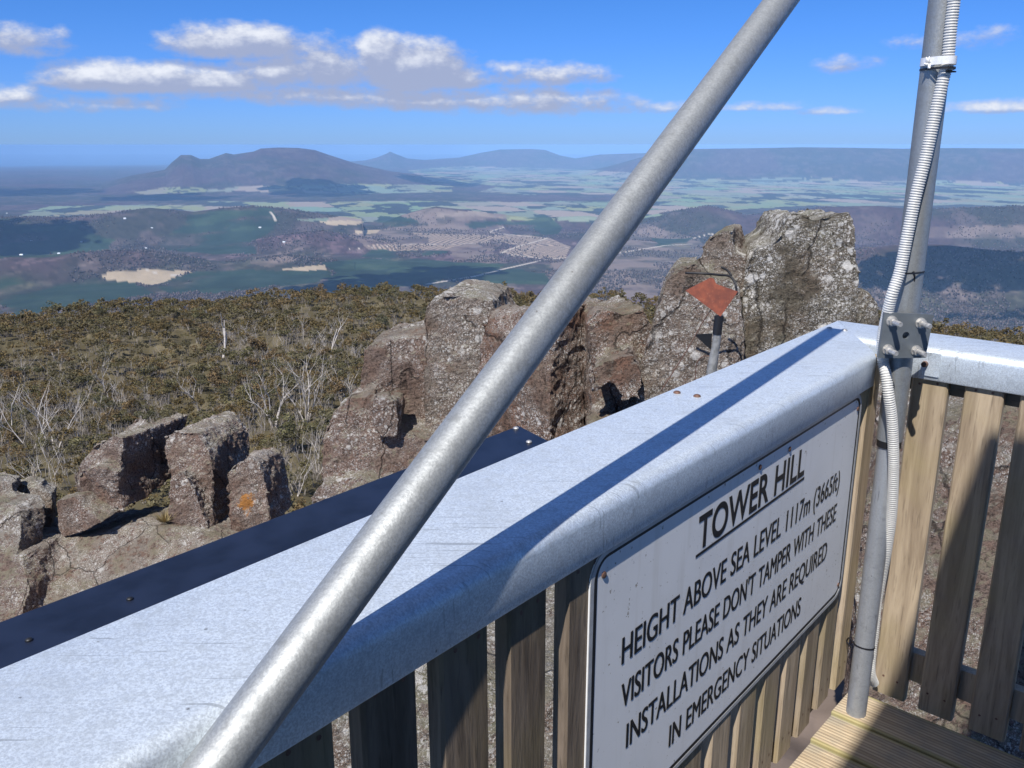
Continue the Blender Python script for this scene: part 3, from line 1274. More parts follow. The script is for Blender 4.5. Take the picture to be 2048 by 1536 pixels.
RIDGES = [
    # distance, depth towards us, depth away, silhouette in photo pixels
    (20500, 4600, 6000, [(200, 372), (262, 352), (330, 340), (345, 325), (365, 310), (385, 310), (402, 318), (420, 318), (455, 306), (470, 309), (510, 303), (525, 297),
                         (560, 295), (600, 296), (632, 300), (660, 310), (690, 320), (715, 328), (780, 343), (850, 353), (920, 362), (990, 374)]),
    (38000, 5000, 6000, [(560, 345), (640, 325), (730, 318), (755, 312), (775, 304), (782, 300), (790, 304), (815, 314), (850, 317), (920, 312), (960, 303), (1000, 296),
                         (1060, 295), (1090, 297), (1120, 308), (1150, 314), (1200, 306), (1290, 303), (1380, 300), (1450, 320), (1550, 340)]),
    (26000, 4600, 9000, [(1150, 352), (1230, 330), (1290, 312), (1340, 300), (1380, 298), (1500, 296.5), (1600, 294.5), (1700, 295.5), (1800, 297.5), (1900, 296), (2048, 297), (2500, 296), (3000, 300)]),
    # lower foothills
    (9300, 900, 1100, [(1280, 436), (1340, 424), (1380, 418), (1420, 412), (1460, 420), (1500, 432), (1560, 425), (1650, 415), (1760, 412), (1850, 420), (1950, 416), (2048, 412), (2300, 418)]),
    (9000, 900, 1200, [(-300, 430), (0, 434), (120, 436), (200, 428), (290, 416), (380, 424), (440, 416), (500, 413), (560, 417), (640, 428), (720, 440)]),
    (9600, 500, 800, [(760, 446), (820, 424), (870, 413), (930, 420), (1000, 428), (1060, 436), (1180, 432), (1230, 440)]),
    (6400, 600, 700, [(-200, 520), (60, 512), (160, 505), (260, 503), (340, 512), (420, 526), (500, 520), (560, 512), (640, 522), (700, 530)]),
    (7600, 500, 600, [(500, 480), (560, 470), (640, 462), (720, 476), (790, 486)]),
    (6000, 700, 800, [(1600, 520), (1700, 505), (1800, 492), (1900, 490), (1990, 500), (2048, 506), (2300, 500)]),
]


def ground_z(x, y):
    r = np.hypot(x, y)
    az = np.arctan2(x, y)
    zc = -RC * np.interp(az, CR_AZ, CR_T)
    zn = np.interp(r, NEAR_R, NEAR_Z)
    z150 = NEAR_Z[-1]
    f = ss(r, 60, RC)
    near = np.where(r < 150, zn, z150)
    near = near * (1 - f) + zc * f
    drop = -np.clip(r - RC, 0, None)
    far = zc + np.where(r < 420, drop * .28 - np.clip(r - RC, 0, 185) ** 2 * .0004, -185 * .28 - 13.7 - (r - 420) * .40)
    z = np.where(r < RC, near, far)
    # rough ground close by
    z = z + (fbm(x / 9, y / 9, 3, 4) - .5) * np.interp(r, [0, 6, 20, 80, 300, 900], [.5, .8, 3.0, 4.0, 5, 30])
    z = z + (fbm(x / 1.2, y / 1.2, 4, 5) - .5) * np.interp(r, [0, 3, 25, 70], [.3, .8, .9, 0])
    # valley and its hills
    hills = (fbm(x / 2600, y / 2600, 11, 4) - .5)
    gul = np.abs(fbm(x / 900, y / 900, 21, 4) - .5) * 2
    amp = np.interp(r, [3500, 4600, 9500, 11500, 14000, 60000], [40, 110, 120, 45, 14, 20])
    v = VALLEY + hills * amp + (gul - .3) * amp * .30
    for (R0, wn, wf, sil) in RIDGES:
        sa = np.array([bearing(u, 340) for u, _ in sil])
        sz = np.array([-R0 * dep(u, w) for u, w in sil])
        top_ = np.interp(az, sa, sz, left=VALLEY - 400, right=VALLEY - 400)
        hgt = np.clip(top_ - VALLEY, 0, None)
        d = r - R0
        prof = np.where(d < 0, 1 - ss(-d, 0, wn), 1 - ss(d, 0, wf))
        prof = np.where(d < 0, np.clip(prof, 0, 1) ** (.8 if R0 > 12000 else 1.0), prof)
        rough_ = 1 + (fbm(x / (wn * .33), y / (wn * .33), int(R0) % 97, 4) - .5) * .55 * (1 - prof ** 2)
        v = np.maximum(v, VALLEY - 30 + (hgt + 30) * prof * rough_)
    v = v - np.clip(r - 33000, 0, None) * .012
    k = np.clip(r - 900, 0, None)
    zz = np.maximum(z, v - np.clip(2200 - r, 0, None)) if False else np.where(r > 600, np.maximum(z, v), z)
    return zz


def poly_mask(px, x, y, z=VALLEY):
    P = [onz(u, v, z) for u, v in px]
    inside = np.zeros(x.shape, bool)
    n = len(P)
    for i in range(n):
        a, b_ = P[i], P[(i + 1) % n]
        if a.y == b_.y:
            continue
        cond = ((a.y > y) != (b_.y > y))
        xi = (b_.x - a.x) * (y - a.y) / (b_.y - a.y) + a.x
        inside ^= cond & (x < xi)
    return inside


def line_dist(px, x, y, z=VALLEY):
    P = [onz(u, v, z) for u, v in px]
    best = np.full(x.shape, 1e9)
    for a, b_ in zip(P, P[1:]):
        dx, dy = b_.x - a.x, b_.y - a.y
        t = np.clip(((x - a.x) * dx + (y - a.y) * dy) / (dx * dx + dy * dy), 0, 1)
        best = np.minimum(best, np.hypot(x - a.x - t * dx, y - a.y - t * dy))
    return best


PLANT = [
    [(0, 551), (50, 550), (64, 562), (270, 565), (305, 590), (250, 602), (130, 616), (0, 640)],
    [(328, 571), (342, 558), (400, 542), (478, 543), (547, 541), (650, 542), (670, 551), (615, 566), (512, 578), (444, 586), (335, 588)],
    [(318, 479), (393, 424), (460, 417), (533, 417), (554, 438), (547, 459), (496, 483), (513, 506), (427, 510), (342, 500), (308, 486)],
    [(0, 437), (103, 438), (171, 442), (144, 459), (239, 479), (222, 500), (103, 513), (0, 517)],
    [(763, 431), (821, 436), (841, 448), (793, 452), (746, 445)],
    [(930, 445), (992, 435), (1094, 431), (1128, 462), (1111, 476), (1026, 469), (1012, 448), (947, 459)],
    [(742, 500), (821, 497), (896, 501), (889, 507), (804, 518), (718, 512)],
    [(640, 528), (740, 514), (850, 522), (1010, 528), (990, 545), (870, 564), (700, 592), (560, 604), (640, 566), (672, 548)],
    [(945, 553), (1009, 539), (1094, 543), (1087, 567), (950, 568)],
    [(1305, 477), (1382, 474), (1382, 493), (1320, 493)],
]
TAN = [
    [(195, 551), (219, 544), (294, 539), (390, 542), (359, 551), (328, 565), (301, 570), (246, 563), (212, 561)],
    [(561, 539), (600, 534), (650, 530), (653, 541), (600, 542)],
    [(640, 443), (684, 440), (729, 443), (718, 449), (660, 450)],
    [(708, 462), (763, 459), (752, 467), (715, 468)],
    [(585, 606), (640, 584), (690, 584), (630, 594)],
]
STRIPED = [
    ([(826, 465), (862, 467), (978, 470), (988, 476), (975, 486), (889, 488), (855, 487), (858, 476), (831, 471)], 0),
    ([(732, 493), (752, 488), (934, 489), (889, 498), (787, 502)], 0),
    ([(999, 503), (1094, 474), (1142, 494), (1128, 519), (1026, 513)], 1),
    ([(985, 470), (1060, 470), (1095, 476), (1040, 492), (990, 482)], 1),
]
CLEAR = [
    [(800, 431), (855, 416), (923, 422), (1009, 428), (1019, 435), (930, 445), (889, 455), (841, 447)],
    [(700, 470), (800, 452), (930, 448), (1010, 450), (1020, 470), (990, 505), (1000, 525), (905, 524), (900, 500), (740, 500)],
    [(1140, 505), (1190, 470), (1290, 448), (1400, 478), (1420, 500), (1340, 540), (1310, 605), (1150, 600), (1100, 560), (1100, 520)],
    [(500, 514), (560, 506), (600, 520), (540, 534), (500, 528)],
    [(1800, 455), (2048, 450), (2048, 476), (1820, 474)],
]
PAST = [
    [(30, 434), (100, 412), (420, 409), (418, 402), (600, 404), (800, 402), (1000, 404), (1210, 403), (1340, 398), (1500, 392), (2100, 395), (2100, 414), (1900, 412), (1600, 412),
     (1500, 418), (1400, 424), (1200, 446), (1050, 440), (940, 432), (760, 444), (690, 446), (560, 440), (300, 436)],
    [(270, 385), (330, 374), (450, 379), (470, 373), (560, 371), (720, 368), (905, 370), (905, 384), (700, 388), (480, 382), (300, 389)],
    [(1000, 372), (860, 362), (815, 341), (900, 332), (1100, 337), (1290, 345), (1250, 388), (1080, 390), (960, 384)],
    [(1250, 378), (1330, 356), (1480, 360), (1600, 352), (1750, 364), (1830, 360), (2100, 367), (2100, 396), (1500, 396), (1250, 404)],
]
ROADS = [
    ([(855, 568), (947, 553), (1012, 537), (1087, 520), (1128, 516), (1238, 506), (1330, 491), (1382, 488)], 13),
    ([(1087, 518), (1002, 506), (1036, 493), (1094, 477), (978, 465), (992, 459), (1012, 455)], 11),
    ([(540, 423), (547, 432), (551, 441)], 12),
    ([(294, 540), (314, 547), (359, 551)], 9),
    ([(700, 498), (760, 494), (826, 488), (900, 489), (980, 484)], 8),
    ([(1385, 477), (1420, 468), (1450, 472)], 9),
]


def land_cover(x, y, z):
    """own colour of the ground, from what grows on it"""
    r = np.hypot(x, y)
    n1 = fbm(x / 1500, y / 1500, 41, 5)
    n2 = fbm(x / 180, y / 180, 42, 4)
    n3 = fbm(x / 35, y / 35, 43, 3)
    wx = x + (fbm(x / 260, y / 260, 51, 3) - .5) * 170
    wy = y + (fbm(x / 260, y / 260, 52, 3) - .5) * 420
    kk = np.where(r > 2500, VALLEY / np.minimum(z, -60.0), 1.0)
    X0, Y0 = x, y
    x, y, wx, wy = x * kk, y * kk, wx * kk, wy * kk
    C = np.zeros(x.shape + (3,))
    F1, F2, F3 = np.array([.066, .042, .044]), np.array([.040, .038, .026]), np.array([.110, .082, .076])
    t = ss(n1, .40, .60)[..., None]
    C[:] = F1 * (1 - t) + F2 * t
    t = (ss(n2, .50, .72) * .65)[..., None]
    C[:] = C * (1 - t) + F3 * t
    t = ss(n3, .48, .70)[..., None] * .35
    C *= (1 - t * .9)
    C *= (1 + .9 * ss(fbm(x / 70, y / 300, 44, 3), .56, .70) * ((r < 8000)))[..., None]
    low = ss(-z, -VALLEY - 200, -VALLEY - 90)              # valley floor only
    # fields on the flats
    cx, cy = (wx / kk) / 620 + .35 * (wy / kk) / 620, (wy / kk) / 900
    ix, iy = np.floor(cx), np.floor(cy)
    hsh = hash2(ix, iy, 77)
    tint = np.stack([.150 + .07 * hsh, .185 + .05 * hash2(ix, iy, 78), .105 + .06 * hash2(ix, iy, 79)], -1)
    fx, fy = cx - ix, cy - iy
    hedge = (((fx < .05) | (fy < .09)) & (hash2(ix, iy, 80) > .45)) | (hsh < .09)
    for pl in PAST:
        mk = poly_mask(pl, wx, wy) & (low > .35)
        C[mk] = tint[mk]
        dk = mk & (hedge | (fbm(x / 420, y / 900, 61, 4) > .60))
        C[dk] = np.array([.035, .042, .036])
        pk = mk & (hash2(ix, iy, 81) > .86)
        C[pk] = np.array([.26, .21, .165])
    for pl in CLEAR:
        mk = poly_mask(pl, wx * .5 + x * .5, wy * .5 + y * .5)
        tt = (.35 + .65 * ss(n2, .35, .65))[..., None]
        C[mk] = (C * (1 - tt) + np.array([.17, .130, .108]) * tt)[mk]
    for pl in PLANT:
        mk = poly_mask(pl, x * .3 + wx * .7, y * .3 + wy * .7)
        tt = (.92 - .75 * ss(fbm(x / 520, y / 700, 48, 4), .52, .66))[..., None]
        C[mk] = (C * (1 - tt) + np.array([.018, .036, .021]) * (.55 + .9 * n2)[..., None] * tt)[mk]
        sub = mk & (hash2(np.floor(wx / 420), np.floor(wy / 560), 90) > .72)
        C[sub] = C[sub] * np.array([1.5, 1.45, 1.3])
    for pl in TAN:
        mk = poly_mask(pl, x * .85 + wx * .15, y * .85 + wy * .15)
        C[mk] = (np.array([.34, .27, .18]) * (.75 + .5 * n2)[..., None])[mk]
    for pl, mode in STRIPED:
        mk = poly_mask(pl, x * .9 + wx * .1, y * .9 + wy * .1)
        q = (x * .96 - y * .28 + (fbm(x / 300, y / 300, 71, 2) - .5) * 60) if mode == 0 else (x * .80 + y * .60 + (fbm(x / 260, y / 260, 72, 2) - .5) * 120)
        stp = (.5 + .5 * np.sin(q / 52 * 2 * math.pi))
        t = ss(stp, .25, .75)[..., None]
        C[mk] = (np.array([.34, .26, .19]) * t + np.array([.11, .085, .072]) * (1 - t))[mk]
    for pl, w in ROADS:
        d = line_dist(pl, x, y)
        t = (1 - ss(d, w * .7, w * 1.5))[..., None]
        C[:] = C * (1 - t) + np.array([.42, .37, .31]) * t
    # steep shaded scree and rock on the plateau rims
    # the hill the lookout stands on
    nr = (1 - ss(r, 420, 900))[..., None]
    x, y = X0, Y0
    n5 = fbm(x / 3.1, y / 3.1, 45, 4)[..., None]
    bush = np.array([.095, .080, .046]) * (.6 + .8 * n5) + np.array([.03, .024, .018]) * ss(n5, .55, .7)
    C[:] = C * (1 - nr) + bush * nr
    rk = (1 - ss(r, 11, 26))[..., None]
    rock = np.array([.20, .155, .125]) * (.35 + 1.3 * fbm(x / .5, y / .5, 46, 5)[..., None])
    C[:] = C * (1 - rk) + rock * rk
    return C


def build_terrain():
    az = np.concatenate([np.linspace(-75, -37, 40, endpoint=False), np.linspace(-37, 37, 1180), np.linspace(37, 75, 41)[1:]]) * math.pi / 180
    rr = np.concatenate([np.geomspace(.4, 40, 120, endpoint=False), np.geomspace(40, 300, 110, endpoint=False), np.geomspace(300, 3200, 40, endpoint=False),
                         np.geomspace(3200, 12000, 330, endpoint=False), np.geomspace(12000, 60000, 250)])
    A, RR = np.meshgrid(az, rr)
    X, Y = np.sin(A) * RR, np.cos(A) * RR
    Z = ground_z(X, Y)
    C = land_cover(X, Y, Z)
    ny, nx = X.shape
    V = np.stack([X, Y, Z], -1).reshape(-1, 3)
    i = np.arange(ny - 1)[:, None] * nx + np.arange(nx - 1)[None, :]
    Q = np.stack([i, i + 1, i + nx + 1, i + nx], -1).reshape(-1, 4)[:, ::-1]
    me = np_mesh("terrain", V, Q, C.reshape(-1, 3), smooth=True)
    return tag(mesh_obj("terrain", me, MAT['ground']), kind="structure")


build_terrain()

mb = MB()
mb.add([(-160000, 20000, -1117), (160000, 20000, -1117), (160000, 110000, -1117), (-160000, 110000, -1117)], [(0, 1, 2, 3)])
tag(mb.obj("sea", m_plain('sea_water', (.03, .06, .10), .25, 0, .2, .0003)), kind="structure")

def march(u, v, t0, t1, n):
    r = ray(u, v).normalized()
    t = np.linspace(t0, t1, n)
    hit = np.where(r.z * t < ground_z(r.x * t, r.y * t))[0]
    return r * float(t[hit[0]] if len(hit) else t1)


# clouds overhead (above the picture) that throw the dark patches on the valley
def cloud(seed, spots, alt):
    """spots: (u, v, half width in metres across, half depth) of the shadow wanted on the valley floor"""
    rg = random.Random(seed)
    mb = MB()
    V, Fc = [], []
    for (u, v, wx, wy) in spots:
        p = march(u, v, 4000, 26000, 1200)
        k = (alt - p.z) / -SUN_DIR.z
        c = p - SUN_DIR * k
        for q in range(60):
            a, d = rg.uniform(0, 2 * math.pi), math.sqrt(rg.random())
            px, py = c.x + math.cos(a) * d * wx, c.y + math.sin(a) * d * wy
            rad = rg.uniform(.16, .42) * min(wx, wy) * (1.3 - .85 * d)
            bmx = bmesh.new()
            bmesh.ops.create_icosphere(bmx, subdivisions=2, radius=1)
            o = len(V)
            for w in bmx.verts:
                n = 1 + .25 * (mnoise.noise(w.co * 1.7 + Vector((q, seed, 0))))
                V.append((px + w.co.x * rad * n, py + w.co.y * rad * n, alt + max(w.co.z, -.25) * rad * .7 * n))
            for f in bmx.faces:
                Fc.append(tuple(o + w.index for w in f.verts))
            bmx.free()
    me = pydata("cloud", V, Fc)
    me.shade_smooth()
    o = mesh_obj("sky_cloud", me, m_plain('cloud_white', (.8, .8, .8), 1.0, 0, .02, .01) if 'cloud' not in MAT else MAT['cloud'])
    return tag(o, kind="structure")


MAT['cloud'] = m_plain('cloud_white', (.8, .8, .8), 1.0, 0, .02, .01)
cloud(3, [(1800, 542, 280, 230), (1900, 530, 380, 300), (2020, 536, 400, 260)], 1500)
cloud(5, [(1960, 636, 320, 90), (2080, 628, 260, 90)], 1500)
cloud(7, [(900, 545, 380, 330), (760, 560, 330, 300), (660, 578, 280, 240)], 1500)
cloud(9, [(90, 470, 420, 400), (20, 480, 400, 400)], 1700)
cloud(13, [(640, 384, 1000, 1100), (880, 362, 900, 1100)], 4200)
cloud(15, [(330, 396, 1100, 900), (20, 385, 1500, 1500)], 4200)

# ================================================================== rocks near the lookout
def facing(yaw, lean):
    return Vector((math.sin(R(yaw)) * math.cos(R(lean)), -math.cos(R(yaw)) * math.cos(R(lean)), math.sin(R(lean))))


def rock_block(V, Fc, outline, anchor, depth, yaw, lean, thick, shrink=.85, seed=0):
    """a block of stone: its face is a plane through a point at the given distance, outlined by rays; it runs back from that face"""
    n = facing(yaw, lean)
    a = aty(anchor[0], anchor[1], depth)
    off = n.dot(a)
    P = [onplane(u, v, n, off) for u, v in outline]
    c = sum(P, Vector()) / len(P)
    rg = random.Random(seed)
    back = Vector((-n.x, -n.y, 0)).normalized() * thick
    B = [c + (q - c) * (shrink + rg.uniform(-.05, .05)) + back for q in P]
    o = len(V)
    k = len(P)
    V += [tuple(q) for q in P] + [tuple(q) for q in B]
    nrm = (P[1] - P[0]).cross(P[2] - P[0])
    ar = sum(((P[i] - P[0]).cross(P[(i + 1) % k] - P[0]) for i in range(k)), Vector())
    fr = list(range(k))
    if ar.dot(n) < 0:
        fr = fr[::-1]
    Fc.append(tuple(o + i for i in fr))
    Fc.append(tuple(o + k + i for i in fr[::-1]))
    for i in range(k):
        p, q = fr[i], fr[(i + 1) % k]
        Fc.append((o + q, o + p, o + k + p, o + k + q))


TEX = {}


def tex(kind, size, depth_=4):
    key = (kind, size)
    if key not in TEX:
        t = bpy.data.textures.new("%s_%s" % (kind, size), kind)
        t.noise_scale = size
        if kind == 'CLOUDS':
            t.noise_depth = depth_
        else:
            t.weight_1 = -1.0
            t.weight_2 = 1.0
        TEX[key] = t
    return TEX[key]


def rock(label, blocks, mat, voxel=.03, amp=1.0, name="rock", group=None):
    V, Fc = [], []
    for i, bl in enumerate(blocks):
        rock_block(V, Fc, *bl, seed=i + len(label))
    c = sum((Vector(v) for v in V), Vector()) / len(V)
    me = pydata(name, [Vector(v) - c for v in V], Fc)
    o = mesh_obj(name, me, mat)
    o.location = c
    tri = o.modifiers.new("tri", 'TRIANGULATE')
    rm = o.modifiers.new("remesh", 'REMESH')
    rm.mode = 'VOXEL'
    rm.voxel_size = voxel
    sm = o.modifiers.new("smooth", 'SMOOTH')
    sm.iterations = 1
    sm.factor = .5
    for kind, size, st in (('CLOUDS', .60, .11), ('VORONOI', .42, .045), ('VORONOI', .15, .022), ('CLOUDS', .14, .062), ('CLOUDS', .05, .034)):
        d = o.modifiers.new("chip", 'DISPLACE')
        d.texture = tex(kind, size)
        d.texture_coords = 'GLOBAL'
        d.strength = st * amp
        d.mid_level = .5
    return tag(o, label, "rock", group)


exec_rocks = True
D_T = 6.4
rock("tall square lichen-spotted rock tower, rising above the railing beside the rusty marker", [
    ([(1462, 800), (1484, 700), (1478, 600), (1486, 530), (1508, 498), (1548, 478), (1566, 440), (1580, 421), (1604, 418), (1630, 434), (1648, 426), (1676, 420), (1704, 420),
      (1716, 460), (1724, 530), (1722, 600), (1720, 700), (1720, 840), (1470, 900)], (1600, 600), 6.5, -6, 8, 1.3),
    ([(1690, 560), (1735, 580), (1758, 606), (1772, 670), (1776, 860), (1690, 860)], (1740, 650), 6.9, 12, 10, 1.0),
], MAT['rock_lichen'], .026, .75)
rock("jagged brown spire of rock directly behind the rusty orange marker", [
    ([(1396, 560), (1398, 490), (1412, 472), (1444, 454), (1468, 456), (1476, 505), (1496, 512), (1500, 600), (1396, 620)], (1440, 520), 6.7, -20, 6, .9),
    ([(1262, 860), (1272, 740), (1300, 640), (1326, 560), (1345, 536), (1392, 520), (1412, 545), (1484, 560), (1492, 700), (1480, 900), (1262, 900)], (1400, 650), 6.4, -12, 10, 1.2),
], MAT['rock_grey'], .027, .8)
rock("low brown block between the rock spire and the leaning pipe", [
    ([(1176, 760), (1178, 640), (1196, 618), (1250, 622), (1292, 614), (1310, 650), (1304, 900), (1180, 920)], (1240, 700), 6.8, 6, 10, 1.0),
    ([(1174, 776), (1176, 735), (1210, 716), (1268, 702), (1290, 750), (1284, 800), (1244, 812), (1222, 772), (1200, 786)], (1230, 760), 6.3, -10, 14, .75),
    ([(1160, 930), (1166, 846), (1210, 838), (1240, 850), (1250, 930)], (1200, 880), 6.2, -6, 30, .6),
], MAT['rock_brown'], .027, .8)
rock("dark brown squared rock column showing just right of the leaning pipe", [
    ([(1010, 930), (1012, 700), (1036, 660), (1110, 612), (1150, 612), (1120, 690), (1104, 760), (1100, 930)], (1070, 780), 7.0, -24, 8, 1.0),
    ([(1098, 930), (1102, 760), (1112, 690), (1128, 622), (1168, 612), (1192, 640), (1180, 760), (1176, 930)], (1140, 780), 6.9, 48, 4, .9),
], MAT['rock_brown'], .027, .8)
rock("round-topped grey rock column left of the leaning pipe", [
    ([(846, 930), (846, 700), (840, 640), (848, 606), (872, 588), (905, 584), (960, 592), (988, 602), (1002, 640), (1040, 700), (1070, 760), (1060, 930)], (930, 720), 7.9, -8, 7, 1.4),
], MAT['rock_grey'], .030, .85)
rock("stepped brown shoulder of rock below the round-topped column", [
    ([(716, 900), (716, 760), (722, 700), (742, 686), (830, 668), (858, 664), (862, 900)], (790, 760), 8.05, -2, 9, 1.2),
    ([(640, 1120), (642, 870), (664, 818), (690, 792), (740, 786), (762, 850), (850, 872), (960, 900), (1040, 930), (1020, 1000), (860, 1060)], (760, 920), 7.55, -2, 16, 1.3),
    ([(606, 1120), (612, 1000), (640, 965), (720, 950), (860, 1010), (760, 1090)], (680, 1010), 7.3, -10, 28, .9),
    ([(738, 850), (742, 790), (796, 798), (800, 850), (796, 880), (760, 880)], (780, 830), 7.5, -4, 4, .35),
], MAT['rock_low'], .030, .85)
rock("big boulder with a black shadowed side, leftmost of the three standing together", [
    ([(143, 955), (160, 918), (190, 884), (222, 868), (246, 874), (244, 910), (240, 960), (246, 1026), (205, 1016), (150, 990)], (200, 960), 10.4, -22, 14, 1.25),
    ([(236, 985), (238, 905), (262, 872), (300, 846), (312, 870), (296, 960), (270, 1012)], (265, 930), 10.9, 30, 2, .7),
    ([(150, 985), (156, 940), (196, 930), (236, 944), (240, 1018), (205, 1012)], (200, 980), 10.25, -12, -4, .4),
], MAT['rock_low'], .028, 1.)
rock("tall pale boulder with a narrow crack, middle of the three standing together", [
    ([(334, 1040), (336, 958), (322, 905), (326, 872), (352, 858), (392, 864), (420, 900), (426, 940), (428, 1074), (362, 1072)], (370, 960), 10.5, -12, 16, 1.15),
    ([(332, 1044), (336, 962), (362, 940), (378, 955), (396, 995), (420, 1068), (362, 1072)], (370, 1020), 10.22, -6, 8, .5),
], MAT['rock_low'], .028, 1.)
rock("brown boulder with an orange lichen patch, rightmost of the three standing together", [
    ([(449, 945), (468, 926), (500, 914), (520, 930), (534, 975), (546, 1070), (456, 1090)], (500, 1000), 10.25, -10, 12, .75),
], MAT['rock_orange'], .028, 1.)
rock("small wedge of brown rock leaning under the leftmost standing boulder", [
    ([(106, 1000), (146, 992), (164, 1012), (206, 1046), (170, 1066), (126, 1078), (112, 1060)], (150, 1040), 10.0, -16, 6, .6),
], MAT['rock_low'], .028, .6)
rock("flat-topped ledge of grey rock at the left edge above the dark metal sheet", [
    ([(-120, 1180), (-120, 1010), (0, 1000), (30, 1008), (44, 1030), (40, 1080), (20, 1180)], (0, 1060), 9.7, -14, 34, .5),
    ([(-120, 1040), (-120, 975), (20, 968), (70, 972), (104, 990), (104, 1060), (20, 1075)], (70, 1020), 10.5, 4, 12, .4),
    ([(-100, 990), (-100, 962), (-20, 955), (24, 962), (30, 990)], (-30, 975), 10.3, -6, 20, .3),
    ([(30, 985), (34, 962), (60, 958), (84, 968), (84, 990)], (60, 975), 10.6, 10, 20, .3),
], MAT['rock_grey'], .032, .7)
rock("broad sloping rock slab in front of the three standing boulders", [
    ([(-160, 1400), (-160, 1110), (30, 1080), (110, 1078), (300, 1046), (450, 1076), (560, 1090), (620, 1180), (300, 1400)], (220, 1110), 9.8, -6, 56, 1.0),
    ([(-160, 1400), (-160, 1120), (-10, 1100), (44, 1110), (60, 1180), (20, 1300)], (-20, 1170), 9.3, -16, 34, .8),
], MAT['rock_low'], .032, .8)
rock("large lichen-spotted boulder close outside the short railing, seen through its gaps", [
    ([(1700, 1650), (1700, 1180), (1730, 1000), (1800, 900), (1900, 830), (2000, 815), (2150, 800), (2500, 860), (2500, 1650)], (1950, 1200), 3.9, -14, 34, 1.6),
    ([(1850, 1000), (1860, 850), (1930, 838), (1985, 850), (1990, 960)], (1920, 900), 4.6, 8, 20, .8),
], MAT['rock_low'], .03, .8)
rock("rough grey boulder below the long railing, seen through the picket gaps", [
    ([(600, 1750), (640, 1380), (800, 1330), (900, 1380), (1000, 1400), (1100, 1380), (1180, 1500), (1180, 1750)], (900, 1480), 2.6, -10, 40, 1.2),
], MAT['rock_grey'], .03, .8)

# orange lichen patch, split boulder's tuft of dry grass
def tuft(p, label, name, mat, n=160, h=.22, spread=.12, cat="grass tuft"):
    rg = random.Random(int(abs(p.x) * 1000))
    V, Fc = [], []
    for i in range(n):
        a = rg.uniform(0, 2 * math.pi)
        d = rg.random() ** .7 * spread
        b0 = p + Vector((math.cos(a) * d * .5, math.sin(a) * d * .5, 0))
        t = b0 + Vector((math.cos(a) * d * 1.5, math.sin(a) * d * 1.5, h * rg.uniform(.5, 1)))
        s = Vector((-math.sin(a + 1), math.cos(a + 1), 0)) * .006
        o = len(V)
        V += [b0 - s, b0 + s, t]
        Fc.append((o, o + 1, o + 2))
    o = mesh_obj(name, pydata(name, V, Fc), mat)
    return tag(o, label, cat)


tuft(aty(330, 1042, 10.25), "tuft of dry straw-coloured grass at the foot of the split boulder", "grass_tuft", m_plain('straw', (.42, .33, .16), .8, 0, .3, 20), 150, .17, .10)

# ================================================================== survey marker
YB = 5.75
mk = empty("survey_marker", aty(1424, 760, YB), "rusty orange metal vane on a grey post, standing before the lichen-covered rocks", "survey marker")
mb = MB()
mb.tube([aty(1418, 790, YB), aty(1424, 735, YB), aty(1432, 690, YB), aty(1435, 664, YB)], [.036, .034, .028, .026], 16)
mb.obj("post", MAT['post_grey'], mk, smooth=True, auto=50)
mb = MB()
mb.tube([aty(1434, 668, YB), aty(1438, 632, YB)], .031, 16)
mb.tube([aty(1424, 641, YB), aty(1452, 639, YB)], .008, 8)
mb.obj("collar", MAT['black'], mk, smooth=True, auto=50)
vn = facing(-8, 6)
vo = vn.dot(aty(1438, 620, YB - .03))
mb = MB()
mb.prism([onplane(u, v, vn, vo) for u, v in ((1371, 581), (1421, 555), (1427, 557), (1433, 568), (1476, 583), (1441, 633))], vn * -.007)
mb.obj("vane", MAT['rust'], mk)
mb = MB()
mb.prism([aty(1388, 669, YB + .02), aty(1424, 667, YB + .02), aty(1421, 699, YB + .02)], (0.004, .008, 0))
mb.obj("dark_triangle", MAT['black'], mk)  # thin black triangle beside the post, under the rusty plate
mb = MB()
mb.tube(catmull([aty(1428, 612, YB), aty(1408, 640, YB + .02), aty(1380, 690, YB + .02), aty(1352, 735, YB + .02), aty(1322, 782, YB + .02)], 5), .0035, 6)
mb.tube(catmull([aty(1390, 775, YB + .05), aty(1393, 730, YB + .05), aty(1404, 714, YB + .03), aty(1418, 712, YB)], 5), .0035, 6)
mb.obj("guy_wire", MAT['rustbolt'], mk, smooth=True)
mb = MB()
mb.tube(catmull([aty(1371, 546, 5.95), aty(1405, 547, 5.9), aty(1440, 550, 5.9), aty(1458, 552, 5.9), aty(1468, 562, 5.88), aty(1472, 574, 5.86), aty(1474, 590, 5.85)], 6), .008, 8)
mb.tube(catmull([aty(1442, 534, 5.93), aty(1455, 541, 5.92), aty(1463, 552, 5.9)], 4), .008, 8)
tag(mb.obj("cable", MAT['black'], None, smooth=True), "black cable bent across the rock just above the rusty vane", "cable")

